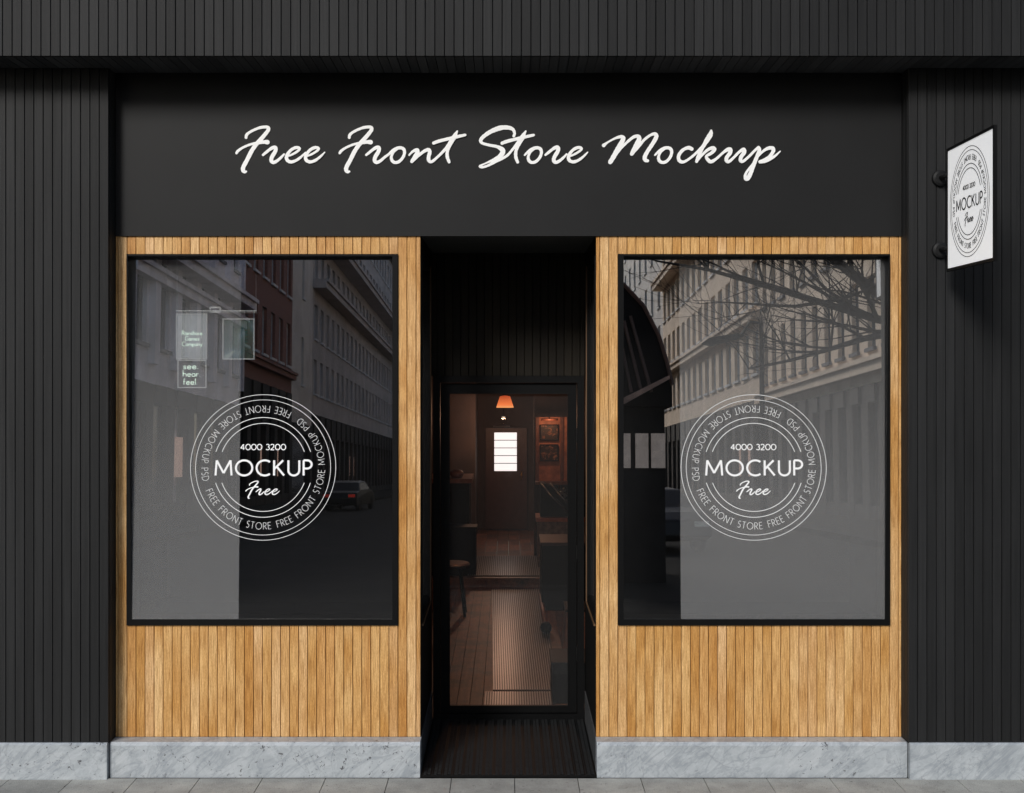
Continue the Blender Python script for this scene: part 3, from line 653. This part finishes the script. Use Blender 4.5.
for k, (y_a, y_b, lab) in enumerate(((424.5, 440.5, 'upper small dark picture with pale orange blotches in a black frame inside'), (444.5, 461, 'lower small dark picture with wide orange shape in a black frame inside'))):
    p0, p1 = A(540, y_a, 14.54), A(558.5, y_b, 14.54)
    pic = thing('framed_picture', lab, 'picture', ((p0.x + p1.x) / 2, p0.y, p1.z), 'framed pictures on the inner wall')
    m = frame_mb(p0.x, p1.x, p1.z, p0.z, .010, YA - .055, YA - .03); m.build('picture_frame', M['black'], pic)
    g = NG('abstract_print'); v = g.coords((11, 1, 15)); nz = g.noise(v, 1 + .3 * k, 4, .6, 1.2)
    g.l(g.ramp(nz, [(.52, (.03, .015, .01)), (.62, (.35, .15, .07)), (.74, (.55, .30, .16))]), g.b.inputs['Base Color'])
    m = MB(); m.box(p0.x + .008, p1.x - .008, YA - .045, YA - .036, p1.z + .008, p0.z - .008); m.build('print', g.m, pic)
# shelf below the pictures
m = MB(); a = A(535.5, 483, 14.4); m.box(a.x, .68, YA - .20, YA - .001, a.z - .02, a.z + .01)
for x in (.36, .56): m.prism([(YA - .001, a.z - .02), (YA - .16, a.z - .02), (YA - .001, a.z - .16)], x, x + .02, lambda u, v, h: (h, u, v))
tag(m.build('wall_shelf', M['walnut']), 'brown wooden shelf on brackets below the two pictures', 'shelf')
# left counter
lc = thing('shop_counter', 'dark counter with lit brown top edge at the left inside the doorway', 'counter', (-.65, 6.6, 0))
a, b = A(449, 479, 13.6), A(472, 484, 13.6)
m = MB(); m.box(-1.2, b.x, a.y, a.y + .75, a.z - .045, a.z); m.build('countertop', M['walnut'], lc)
m = MB(); m.box(-1.18, b.x - .03, a.y + .04, a.y + .72, .0, a.z - .046); m.box(-1.1, b.x - .06, a.y + .02, a.y + .04, .1, a.z - .12); m.build('cabinet', M['black'], lc)
m = MB(); c = A(456, 477, 13.6); m.lathe([(0, 0), (.055, 0), (.075, .03), (.07, .06), (.05, .075), (0, .085)], (c.x, c.y + .2, a.z + .001), 18); tag(m.build('bread_bowl', M['walnut'], None, True), 'small round brown bowl resting on the left counter top', 'bowl')
# low black chest at left in front of the counter
a, b = A(450, 527, 13.2), A(476, 561, 13.2)
m = MB(); m.box(-1.1, b.x, YSt + .15, YSt + .42, .101, a.z - .02); ch = tag(m.build('black_chest', M['black']), 'low black chest standing in front of the left counter', 'chest')
m = MB(); m.box(-1.11, b.x + .01, YSt + .14, YSt + .43, a.z - .019, a.z); m.build('lid', M['black'], ch)
# right cabinet, machine, black box, foot rail
a = A(537, 518, 13.8)
rc = thing('side_cabinet', 'stone grey cabinet with orange brown top at the right of the passage', 'cabinet', (.55, a.y, .1))
m = MB(); m.box(a.x - .01, .95, a.y - .02, a.y + .5, a.z - .04, a.z); m.build('cabinet_top', plain('orange_wood', (.42, .13, .06), .4, 0, .25, 20), rc)
m = MB(); m.box(a.x + .01, .94, a.y, a.y + .48, .101, a.z - .041); m.build('cabinet_body', plain('worn_grey_panel', (.17, .12, .10), .6, 0, .5, 25), rc)
mc = thing('tilted_console', 'black sloping console with bright metal rods on the grey cabinet', 'console', (.6, a.y + .2, a.z))
p0 = A(541, 486, 13.6); p1 = A(569, 516, 13.6)
m = MB(); m.prism([(p0.x, a.z + .001), (p0.x, p0.z), (p0.x + .05, p0.z), (p1.x + .25, a.z + .1), (p1.x + .25, a.z + .001)], a.y + .1, a.y + .4, lambda u, v, h: (u, h, v)); m.build('console_body', M['black'], mc)
for dx in (0, .1): m = MB(); m.tube([(p0.x + dx, a.y + .05, p0.z + .01), (p0.x + .12 + dx, a.y + .02, p0.z - .13), (p1.x + dx, a.y + .0, p1.z + .02)], .009, 8); m.build('rod', M['steel'], mc, True)
for k, (x, y) in enumerate(((563, 495), (566, 497.5), (565, 492))):
    c = A(x, y, 13.6); m = MB(); m.lathe([(0, -.02), (.018, -.012), (.022, 0), (.015, .01), (0, .012)], (c.x, a.y + .06, c.z), 12, 'y'); m.build('dial', M['steel'], mc, True)
a, b = A(541.5, 543.5, 11.8), A(569, 606, 11.8)
bx = thing('black_cupboard', 'plain black cupboard with brown top edge at the right of the ribbed mat', 'cupboard', (.5, a.y, 0))
m = MB(); m.box(a.x, .9, a.y, a.y + .6, 0, a.z - .02); m.build('cupboard_body', M['black'], bx)
m = MB(); m.box(a.x - .01, .9, a.y - .015, a.y + .61, a.z - .019, a.z + .01); m.build('cupboard_top', M['maroon'], bx)
fr_ = thing('foot_rail', 'low round wooden foot rail with black end knob beside the ribbed mat', 'rail', (.32, 4.0, 0))
r0, r1 = A(546, 627, 10.75), A(540.5, 598, 12.3)
m = MB(); m.tube([(r0.x, r0.y, .055), (r1.x, r1.y, .055)], .022, 12); m.build('rail_bar', M['walnut'], fr_, True)
m = MB(); m.lathe([(0, -.05), (.035, -.045), (.048, -.02), (.048, .02), (.03, .045), (0, .05)], (r0.x, r0.y, .05), 16, 'y'); m.build('end_knob', M['black'], fr_, True)
a = A(551, 655, 8.75)
m = MB(); m.box(a.x, .62, a.y - .3, a.y + .12, 0.001, a.z); c = tag(m.build('storage_box', M['black']), 'black storage box on the floor just inside the glass door', 'box')
m = MB(); m.box(a.x - .008, .62, a.y - .308, a.y + .128, a.z + .001, a.z + .018); m.build('lid', M['black'], c)
st_ = thing('round_stool', 'small dark round stool with splayed legs on the floorboards at the left inside', 'stool', (A(452, 600, 11.6).x, A(452, 600, 11.6).y, 0))
sx_, sy_ = st_.location.x, st_.location.y
m = MB(); m.lathe([(0, .47), (.15, .47), (.165, .455), (.16, .43), (0, .42)], (sx_, sy_, 0), 24); m.build('seat', M['maroon'], st_)
for k in range(4):
    a_ = math.pi / 4 + k * math.pi / 2; m = MB(); m.tube([(sx_ + .10 * math.cos(a_), sy_ + .10 * math.sin(a_), .425), (sx_ + .17 * math.cos(a_), sy_ + .17 * math.sin(a_), .0)], .013, 8); m.build('leg', M['black'], st_, True)
m = MB(); a = A(563, 640, 10.1); m.prism([(a.x, 0), (a.x + .30, 0), (a.x + .27, .30), (a.x + .03, .30)], a.y, a.y + .35, lambda u, v, h: (u, h, v)); wb_ = tag(m.build('waste_basket', M['walnut']), 'red brown tapered basket standing beside the foot rail', 'basket')
m = MB(); m.prism([(a.x + .02, .301), (a.x + .28, .301), (a.x + .28, .32), (a.x + .02, .32)], a.y - .01, a.y + .36, lambda u, v, h: (u, h, v)); m.build('rim', M['black'], wb_)
# ribbed runner mats
def runner(x0, x1, y0, y1, z, label, pitch=.0165, skew=0.0):
    t = thing('ribbed_runner', label, 'floor mat', ((x0 + x1) / 2, (y0 + y1) / 2, z), 'ribbed floor runners inside')
    m = MB(); m.prism([(x0, y0), (x1, y0), (x1 + skew * .2, y1), (x0 + skew, y1)], z, z + .006, lambda u, v, h: (u, v, h)); m.build('mat_base', M['rubber'], t)
    m = MB(); n = int((x1 - x0) / pitch)
    for i in range(n):
        a = x0 + (i + .2) * pitch; s0 = skew * (1 - .8 * i / n)
        m.prism([(a, y0 + .004), (a + pitch * .55, y0 + .004), (a + pitch * .55 + s0, y1 - .004), (a + s0, y1 - .004)], z + .006, z + .012, lambda u, v, h: (u, v, h))
    m.build('mat_rib', M['matgrey'], t)
runner(-.107, .34, 8.78 + CAMY, 12.95 + CAMY, .001, 'long ribbed grey runner on the floorboards behind the door glass', skew=-.06)
runner(-.16, .30, 8.12 + CAMY, 8.74 + CAMY, .001, 'short ribbed runner right behind the door threshold')
runner(-.42, .32, 13.15 + CAMY, 14.6 + CAMY, .101, 'ribbed brown runner on the raised floor past the step', .02)

# hanging display sign in the left window
hs = thing('hanging_display', 'rod mounted display with pale text panel and green picture hanging in the left window', 'display', (-1.65, .3, 2.5))
yh = .30; wire = plain('white_wire', (.75, .78, .78), .4)
def H(px, py): return at(px, py, yh)
m = MB(); m.tube([H(176, 311), H(256.5, 311)], .004, 8); m.tube([H(176, 312.6) + Vector((0, .01, 0)), H(256.5, 312.6) + Vector((0, .01, 0))], .002, 6); m.build('rod', wire, hs)
m = MB(); a, b = H(210.5, 307.5), H(220.5, 312.2)
for z in (a.z, b.z): m.box(a.x, b.x, yh - .012, yh - .004, z - .004, z + .004)
for x in (a.x, b.x): m.box(x - .004, x + .004, yh - .012, yh - .004, b.z, a.z)
m.build('clamp', wire, hs)
for x in (177, 256): m = MB(); p_ = H(x, 311); m.tube([p_, (p_.x, p_.y, 2.93)], .0008, 6); m.build('hanging_wire', wire, hs)
def panel(x0, y0, x1, y1, mat, nm, border=True):
    a, b = H(x0, y0), H(x1, y1); m = MB(); m.box(a.x, b.x, yh + .004, yh + .012, b.z, a.z); o_ = m.build(nm, mat, hs)
    if border: frame_mb(a.x - .003, b.x + .003, b.z - .003, a.z + .003, .006, yh - .004, yh + .003).build('wire_frame', wire, o_)
    return o_
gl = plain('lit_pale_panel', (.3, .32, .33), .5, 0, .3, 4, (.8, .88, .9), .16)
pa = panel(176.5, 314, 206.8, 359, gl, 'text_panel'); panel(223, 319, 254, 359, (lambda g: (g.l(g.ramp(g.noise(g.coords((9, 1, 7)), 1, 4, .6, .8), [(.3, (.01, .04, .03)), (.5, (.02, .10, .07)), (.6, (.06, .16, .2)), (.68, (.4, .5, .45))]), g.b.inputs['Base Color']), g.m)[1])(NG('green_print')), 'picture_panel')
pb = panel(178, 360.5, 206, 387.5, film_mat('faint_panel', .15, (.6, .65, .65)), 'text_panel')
# small lowercase letters for the panel text, drawn with strokes
LC = {'a': (.5, [arc(.24, .26, .24, .26, 0, 360, 12), [(.48, .5), (.48, 0)]]), 'b': (.5, [[(0, 1), (0, 0)], arc(.24, .26, .24, .26, 0, 360, 12)]), 'd': (.5, [[(.48, 1), (.48, 0)], arc(.24, .26, .24, .26, 0, 360, 12)]),
 'e': (.48, [arc(.24, .26, .24, .26, 330, 0, 3)[:1] + arc(.24, .26, .24, .26, 320, 10, 12)[::1], [(0.02, .27), (.46, .27)]]), 'f': (.32, [[(.3, .98), (.16, .9), (.12, .7), (.12, 0)], [(0, .5), (.28, .5)]]),
 'h': (.46, [[(0, 1), (0, 0)], [(0, .35), (.12, .5), (.32, .5), (.44, .36), (.44, 0)]]), 'i': (.06, [[(.03, .5), (.03, 0)], [(.03, .72), (.03, .66)]]), 'l': (.06, [[(.03, 1), (.03, 0)]]),
 'm': (.74, [[(0, .5), (0, 0)], [(0, .38), (.1, .5), (.26, .5), (.36, .38), (.36, 0)], [(.36, .38), (.46, .5), (.62, .5), (.72, .38), (.72, 0)]]), 'n': (.46, [[(0, .5), (0, 0)], [(0, .35), (.12, .5), (.32, .5), (.44, .36), (.44, 0)]]),
 'o': (.5, [arc(.25, .26, .24, .26, 0, 360, 12)]), 'p': (.5, [[(0, .5), (0, -.3)], arc(.24, .26, .24, .26, 0, 360, 12)]), 'r': (.3, [[(0, .5), (0, 0)], [(0, .32), (.1, .46), (.28, .5)]]),
 's': (.36, [[(.34, .44), (.2, .52), (.04, .44), (.08, .3), (.28, .22), (.34, .1), (.2, 0), (.02, .06)]]), 'u': (.46, [[(0, .5), (0, .14), (.12, 0), (.32, 0), (.44, .14)], [(.44, .5), (.44, 0)]]), 'y': (.44, [[(0, .5), (.22, 0)], [(.44, .5), (.12, -.3)]]),
 'G': (.8, [arc(.45, .5, .42, .5, 45, 350, 16) + [(.5, .45)]]), '.': (.08, [[(.04, .08), (.04, 0)]])}
GL = dict(G); GL.update(LC)
def small_text(txt, x0, x1, ybase, hpx, parent, wt, mat):
    tot = sum(GL[c][0] + .16 for c in txt) - .16; p = 0; m = MB(); sx = (x1 - x0) / tot; c_ = [0]
    fn = lambda u, v, h: Vector(((u - VPX) * (yh - CAMY) / F, yh + .002 - h, CAMZ - (v - VPY) * (yh - CAMY) / F))
    for ch in txt:
        for st in GL[ch][1]:
            c_[0] += 1; ribbon(m, [(x0 + (p + u) * sx, ybase - v * hpx, wt) for u, v in st], fn, .0005 + .0001 * (c_[0] % 7), 0, False, True, 0, False)
        p += GL[ch][0] + .16
    build_raw(m, 'lettering', mat, parent)
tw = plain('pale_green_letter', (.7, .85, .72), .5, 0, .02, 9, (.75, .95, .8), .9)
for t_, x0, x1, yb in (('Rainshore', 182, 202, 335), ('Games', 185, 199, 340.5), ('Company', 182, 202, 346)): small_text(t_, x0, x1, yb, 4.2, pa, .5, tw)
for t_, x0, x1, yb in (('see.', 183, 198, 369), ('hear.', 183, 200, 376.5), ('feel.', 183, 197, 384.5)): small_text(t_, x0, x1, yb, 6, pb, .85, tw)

# ================================================================== THE STREET THE WINDOWS MIRROR
def copy_child(o, parent, loc):
    c = o.copy(); col.objects.link(c); c.parent = parent; c.matrix_parent_inverse = Matrix(); c.location = loc; return c
winmat = plain('dark_window_glass', (.012, .015, .02), .12)
def house(label, sx, D0, D1, H, wall, bays, z_first, fl_h, win_w, win_h, courses=(), frame=None, cornice_out=.6, core_depth=12, group=None, piers=False, lit=()):
    """street block; its street face stands at x = sx * 13 between distances D0 and D1 from the camera"""
    y0, y1 = -(D1 - 7.01), -(D0 - 7.01); X = 13 * sx
    b = thing('street_building', label, 'building', (X + sx * 3, (y0 + y1) / 2, 0), group)
    bx_, by_ = b.location.x, b.location.y
    m = MB(); base = MB()
    m.box(*sorted((X + sx * .45, X + sx * core_depth)), y0, y1, -.1, H - .05)      # body
    bw = (y1 - y0) / bays; nfl = int((H - z_first) / fl_h)
    def seg(ya, yb, za, zb, out=0.0): m.box(*sorted((X - sx * out, X + sx * .449)), ya, yb, za, zb)
    seg(y0, y1, z_first + nfl * fl_h - (fl_h - win_h) * .5, H)
    rows = [z_first + k * fl_h for k in range(nfl)]
    for zf in rows: seg(y0, y1, zf - (fl_h - win_h) * .5, zf + (fl_h - win_h) * .5)
    for i in range(bays + 1):
        yc = y0 + i * bw; hw = (bw - win_w) / 2
        ya, yb = max(yc - hw, y0), min(yc + hw, y1)
        for zf in rows: seg(ya, yb, zf + (fl_h - win_h) * .5, zf + fl_h - (fl_h - win_h) * .5, .0 if not piers else .0)
        if piers: m.box(*sorted((X - sx * .25, X - sx * .001)), max(yc - .35, y0), min(yc + .35, y1), z_first, H)
    # ground floor piers
    zg = z_first - (fl_h - win_h) * .5
    for i in range(bays + 1):
        yc = y0 + i * bw; ya, yb = max(yc - .45, y0), min(yc + .45, y1); base.box(*sorted((X - sx * .02, X + sx * .449)), ya, yb, -.1, zg)
    seg(y0 + .46, y1 - .46, zg - .9, zg - .001) if False else None
    for zc, h_, o_ in courses: m.box(*sorted((X - sx * o_, X - sx * .002)), y0, y1, zc, zc + h_); m.box(*sorted((X - sx * (o_ + .12), X - sx * (o_ + .001))), y0, y1, zc + h_ * .7, zc + h_ + .02)
    m.box(*sorted((X - sx * cornice_out, X + sx * .6)), y0, y1, H + .001, H + .5)
    m.build('wall', wall, b); base.build('ground_floor', SF, b)
    # windows, each its own part with a sub-part frame
    def unit(wd, hh):
        a = MB(); a.box(*sorted((sx * .28, sx * .30)), -wd / 2, wd / 2, 0, hh); mw = a.build('window', winmat, b); mw.matrix_parent_inverse = Matrix()
        f = MB(); t_ = .09
        for q in ((-wd / 2, -wd / 2 + t_, 0, hh), (wd / 2 - t_, wd / 2, 0, hh), (-wd / 2, wd / 2, 0, t_), (-wd / 2, wd / 2, hh - t_, hh), (-.04, .04, 0, hh), (-wd / 2, wd / 2, hh * .62, hh * .62 + .07)): f.box(*sorted((sx * .16, sx * .27)), *q)
        f.box(*sorted((-sx * .12, sx * .28)), -wd / 2 - .1, wd / 2 + .1, -.14, -.01)
        fo = f.build('window_frame', frame, mw); fo.matrix_parent_inverse = Matrix(); return mw, fo
    mw, fo = unit(win_w, win_h); first = True
    for zf in rows:
        for i in range(bays):
            loc = (X - bx_, y0 + (i + .5) * bw - by_, zf + (fl_h - win_h) * .5)
            if first: mw.location = loc; first = False
            else: q = copy_child(mw, b, loc); copy_child(fo, q, (0, 0, 0))
    # shop windows at street level
    for i in range(bays):
        a = MB(); wd = bw - .92; a.box(*sorted((X + sx * .2, X + sx * .24)), y0 + (i + .5) * bw - wd / 2, y0 + (i + .5) * bw + wd / 2, .5 if i not in lit else 1.5, min(zg - .6, 4.2) if i not in lit else 3.1); a.build('shop_window', LIT if i in lit else winmat, b)
        a = MB(); a.box(*sorted((X - sx * .12, X + sx * .3)), y0 + (i + .5) * bw - wd / 2, y0 + (i + .5) * bw + wd / 2, min(zg - .6, 4.2), zg - .01); a.box(*sorted((X, X + sx * .3)), y0 + (i + .5) * bw - wd / 2, y0 + (i + .5) * bw + wd / 2, -.1, .49); a.build('shop_fascia', SF, b)
    return b
LIT = plain('lit_shop_window', (.3, .2, .15), .4, 0, .4, 2, (.9, .58, .46), .40)
SF = plain('dark_shop_front', (.03, .024, .022), .7, spec=.2)
lilac = plain('grey_lilac_stone', (.74, .67, .70), .85, 0, .25, .8); pale = plain('pale_limestone', (.68, .62, .56), .85, 0, .18, .5)
beige = plain('beige_sandstone', (.80, .63, .47), .85, 0, .2, .5); greyst = plain('grey_office_stone', (.48, .43, .41), .85, 0, .2, .5)
whitef = plain('white_window_frame', (.6, .6, .6), .6); darkf = plain('dark_window_frame', (.08, .08, .1), .5)
grp = 'buildings lining the mirrored street'
house('grey lilac stone building with deep cornice, mirrored at the left of the left window', -1, 43.5, 62, 17.5, lilac, 6, 5.6, 5.0, 1.9, 3.6, ((8.6, .5, .35), (9.5, .5, .8)), darkf, piers=True, lit=(3,))
house('red brick building with white framed windows, mirrored in the left window', -1, 62.05, 77, 24, brick_mat(), 6, 7.2, 4.1, 1.25, 2.5, ((7.2, .4, .3),), whitef, lit=(1, 3))
house('slim pale stone building beside the brick one, mirrored in the left window', -1, 77.05, 85, 25.5, pale, 1, 6.0, 5.5, .9, 3.0, (), whitef, cornice_out=.9)
house('grey stone office block with two long cornices, mirrored in the left window', -1, 85.05, 148, 25, greyst, 22, 6.3, 3.7, 1.5, 2.3, ((14.0, .6, .9), (17.4, .6, 1.2)), whitef, lit=(5, 6, 13, 14))
house('tall beige sandstone block with narrow windows, mirrored at the right of the right window', 1, 30, 66, 24, beige, 17, 5.5, 3.9, 1.0, 2.6, ((5.2, .5, .4), (13.2, .5, .7)), darkf, lit=())
house('long beige office block with rows of windows and ledges, mirrored in the right window', 1, 66.05, 108, 27, beige, 15, 6.2, 3.7, 1.6, 2.3, ((9.6, .5, .5), (17, .6, .9)), whitef, lit=(12, 13))
house('plain pale stone corner block, mirrored beside the dark kiosk', 1, 108.05, 150, 30, pale, 8, 6.0, 4.6, 1.8, 3.0, ((10.5, .5, .5),), whitef, lit=(3, 4))
# far end of the street
m = MB(); m.box(-14, 14, -175, -162, -.1, 26); eb = tag(m.build('street_building', greyst), 'wide grey block closing the far end of the mirrored street', 'building', grp)
for k in range(9):
    for j in range(6):
        m = MB(); m.box(-12 + k * 3, -10.6 + k * 3, -161.99, -161.9, 2 + j * 4, 4.4 + j * 4); m.build('window', winmat, eb)

# ---- dark domed kiosk mirrored at the left of the right window
def TP(px, py, D):
    """reflection pixel -> true place in the street at optical distance D (tilted glass mirrors up by 2*TILT)"""
    hx, hz = (px - VPX) / F * D, (VPY - py) / F * D + math.tan(2 * TILT) * (D - 7.03)
    return Vector((hx, -(D - 7.01), CAMZ + hz))
D = 21.0; pk = [TP(x, y, D) for x, y in ((560, 268), (600, 268), (624, 282), (645, 305), (660, 335), (668, 362), (673, 385))]
ki = thing('street_kiosk', 'dark kiosk with rounded metal roof mirrored in the right window', 'kiosk', (pk[1].x, pk[0].y - 1.5, 0))
zb = pk[-1].z - .35; xl = pk[0].x - (pk[-1].x - pk[1].x)
poly = [(q.x, q.z) for q in pk[1:]]; ctr = pk[1].x; left = [(2 * ctr - x, z) for x, z in poly[::-1]][:-1]
outl = [(2 * ctr - pk[-1].x, zb)] + left + poly + [(pk[-1].x, zb)]
m = MB(); m.prism(outl, pk[0].y - 3.2, pk[0].y, lambda u, v, h: (u, h, v)); m.build('roof', plain('dark_roof_metal', (.014, .010, .009), .8, 0, .5, 1.5, spec=.1), ki)
m = MB(); x0, x1 = 2 * ctr - pk[-1].x + .2, pk[-1].x - .1; m.box(x0, x1, pk[0].y - 3.0, pk[0].y - .25, -.16, zb - .001); m.build('wall', plain('dark_kiosk_wall', (.012, .010, .009), .8, 0, .5, 2, spec=.1), ki)
a, b = TP(606, 407, D), TP(667, 377, D); m = MB(); m.prism([(a.x, a.z - .12), (b.x, b.z - .06), (b.x, b.z), (a.x, a.z)], pk[0].y + .001, pk[0].y + .5, lambda u, v, h: (u, h, v)); m.build('awning', plain('copper_awning', (.42, .22, .15), .5, 0, .5, 2.2), ki)
for k in range(1, len(pk) - 1):
    m = MB(); m.tube([pk[k] + Vector((0, .03, 0)), pk[k + 1] + Vector((0, .03, 0))], .035, 6); m.build('roof_edge', plain('reddish_edge', (.13, .05, .03), .6, 0, .6, 1.5), ki)  # reddish tubes along the roof outline
for q in (.25, .5, .75):
    m = MB(); e0 = TP(612 + 26 * q, 330 - 20 * q, D); e1 = TP(622 + 40 * q, 392, D); m.tube([e0 + Vector((0, .02, 0)), e1 + Vector((0, .02, 0))], .03, 5); m.build('rib', plain('reddish_rib', (.10, .045, .03), .6, 0, .6, 1.5), ki)
for xa_, xb_ in ((615, 632), (637, 650), (653, 667)):
    a, b = TP(xa_, 433, D), TP(xb_, 468, D); m = MB(); m.box(a.x, b.x, pk[0].y - .24, pk[0].y - .2, b.z, a.z); m.build('window', plain('lit_kiosk_window', (.3, .25, .2), .5, 0, .4, 5, (.75, .62, .56), .22), ki)

# ---- parked dark cars
def car(label, loc, rz, paint):
    t = thing('parked_car', label, 'car', loc, 'dark cars parked in the mirrored street')
    Mx = Matrix.Rotation(rz, 4, 'Z')
    prof = [(-2.15, .35), (-2.2, .62), (-2.05, .88), (-1.55, .97), (-1.0, 1.36), (-.3, 1.46), (.45, 1.42), (1.05, 1.02), (1.75, .92), (2.1, .74), (2.18, .38), (1.8, .26), (-1.8, .26)]
    def P(m, poly, w0, w1): m.prism(poly, w0, w1, lambda u, v, h: Mx @ Vector((u, h * (1 - .18 * max(0, v - .95) / .5), v)))
    m = MB(); P(m, prof, -.86, .86); o_ = m.build('body', paint, t); o_.matrix_parent_inverse = Matrix()
    md = o_.modifiers.new('bev', 'BEVEL'); md.width = .06; md.segments = 3
    for s_ in (-1, 1):
        m = MB(); m.prism([(-1.35, 1.0), (-.95, 1.31), (-.3, 1.4), (.4, 1.36), (.88, 1.03)], s_ * .80, s_ * .87, lambda u, v, h: Mx @ Vector((u, h * (1 - .18 * max(0, v - .95) / .5), v))); g_ = m.build('side_window', winmat, t); g_.matrix_parent_inverse = Matrix()
    for x in (-1.35, 1.38):
        for s_ in (-1, 1):
            m = MB(); m.lathe([(0, -.1), (.31, -.1), (.335, -.07), (.335, .07), (.31, .1), (0, .1)], (x, s_ * .78, .335), 24, 'y'); m.v = [tuple(Mx @ Vector(v)) for v in m.v]
            wh = m.build('wheel', M['rubber'], t); wh.matrix_parent_inverse = Matrix()
            m = MB(); m.lathe([(0, -.105), (.2, -.11), (.21, -.1)] if s_ < 0 else [(.21, .1), (.2, .11), (0, .105)], (x, s_ * .78, .335), 20, 'y'); m.v = [tuple(Mx @ Vector(v)) for v in m.v]; rm = m.build('rim', M['frame'], wh); rm.matrix_parent_inverse = Matrix()
    for s_ in (-1, 1):
        m = MB(); m.box(-2.215, -2.12, s_ * .62 - .16, s_ * .62 + .16, .66, .8); m.v = [tuple(Mx @ Vector(v)) for v in m.v]; q = m.build('tail_lamp', plain('red_lens', (.5, .02, .015), .25, 0, .1, 9, (1, .08, .04), .12), t); q.matrix_parent_inverse = Matrix()
        m = MB(); m.box(2.06, 2.16, s_ * .6 - .17, s_ * .6 + .17, .6, .72); m.v = [tuple(Mx @ Vector(v)) for v in m.v]; q = m.build('headlight', M['steel'], t); q.matrix_parent_inverse = Matrix()
cp = plain('black_car_paint', (.008, .007, .007), .4, spec=.25)
car('black parked car with red tail lamps, mirrored low in the left window', (-8.0, -58, -.16), R(-84), cp)
car('black parked car mirrored low at the left of the right window', (3.3, -24.0, -.16), R(78), cp)

# ---- bare tree and street lamp mirrored in the right window
tr = thing('bare_tree', 'leafless street tree with long spreading branches mirrored in the right window', 'tree', (8.4, -17.5, 0))
bark = plain('brown_bark', (.06, .038, .028), .9, 0, .4, 6); mt = MB(); mb_ = MB(); rng = random.Random(3)
mt.tube([(8.4, -17.5, -.1), (8.35, -17.45, 1.5), (8.3, -17.5, 3.2), (8.1, -17.4, 4.6)], [.28, .22, .2, .17], 12)
mt.build('trunk', bark, tr, True)
def grow(p, d, L_, r, lvl):
    pts = [p]; rad = [r]; n = 5
    for k in range(n):
        d = (d + Vector((rng.uniform(-.22, .22), rng.uniform(-.22, .22), rng.uniform(-.14, .2)))).normalized()
        p = p + d * L_ / n; pts.append(p); rad.append(r * (1 - .8 * (k + 1) / n))
        if lvl > 0:
            for _ in range(3):
                if rng.random() < .8:
                    ax = Vector((rng.uniform(-1, 1), rng.uniform(-1, 1), rng.uniform(-.4, 1))).normalized()
                    nd = (d * .65 + ax * .75).normalized(); grow(p, nd, L_ * rng.uniform(.4, .62), max(rad[-1] * .6, .006), lvl - 1)
    mb_.tube(pts, [max(x, .004) for x in rad], 5 if lvl > 0 else 3)
for tgt, L_, r in ((TP(640, 295, 24), 5.6, .10), (TP(720, 345, 23), 4.6, .085), (TP(730, 245, 26), 5.4, .10), (TP(820, 235, 24), 4.0, .07)):
    p0 = Vector((8.15, -17.42, 4.3 + rng.random() * .3)); d = (tgt - p0).normalized(); grow(p0, d, L_, r, 2)
mb_.build('crown', bark, tr)
sl_ = thing('street_lamp', 'grey street lamp with long flat head mirrored in the right window', 'street lamp', (TP(763, 400, 40).x, -33, 0))
top = TP(763, 322, 40); m = MB(); m.tube([(top.x, -33, -.1), (top.x, -33, 3), (top.x, -33, top.z)], [.12, .09, .06], 10); e = TP(742, 336, 40)
m.tube([(top.x, -33, top.z), (top.x - .35, -33, top.z + .02), (e.x, -33, e.z)], .045, 8); m.build('pole', M['frame'], sl_)
m = MB(); a = TP(703, 343, 40); m.prism([(a.x, a.z), (a.x + .2, a.z + .16), (e.x - .1, e.z + .09), (e.x + .08, e.z), (e.x - .1, e.z - .08), (a.x + .3, a.z - .08)], -33.18, -32.82, lambda u, v, h: (u, h, v)); m.build('lamp_head', M['frame'], sl_)
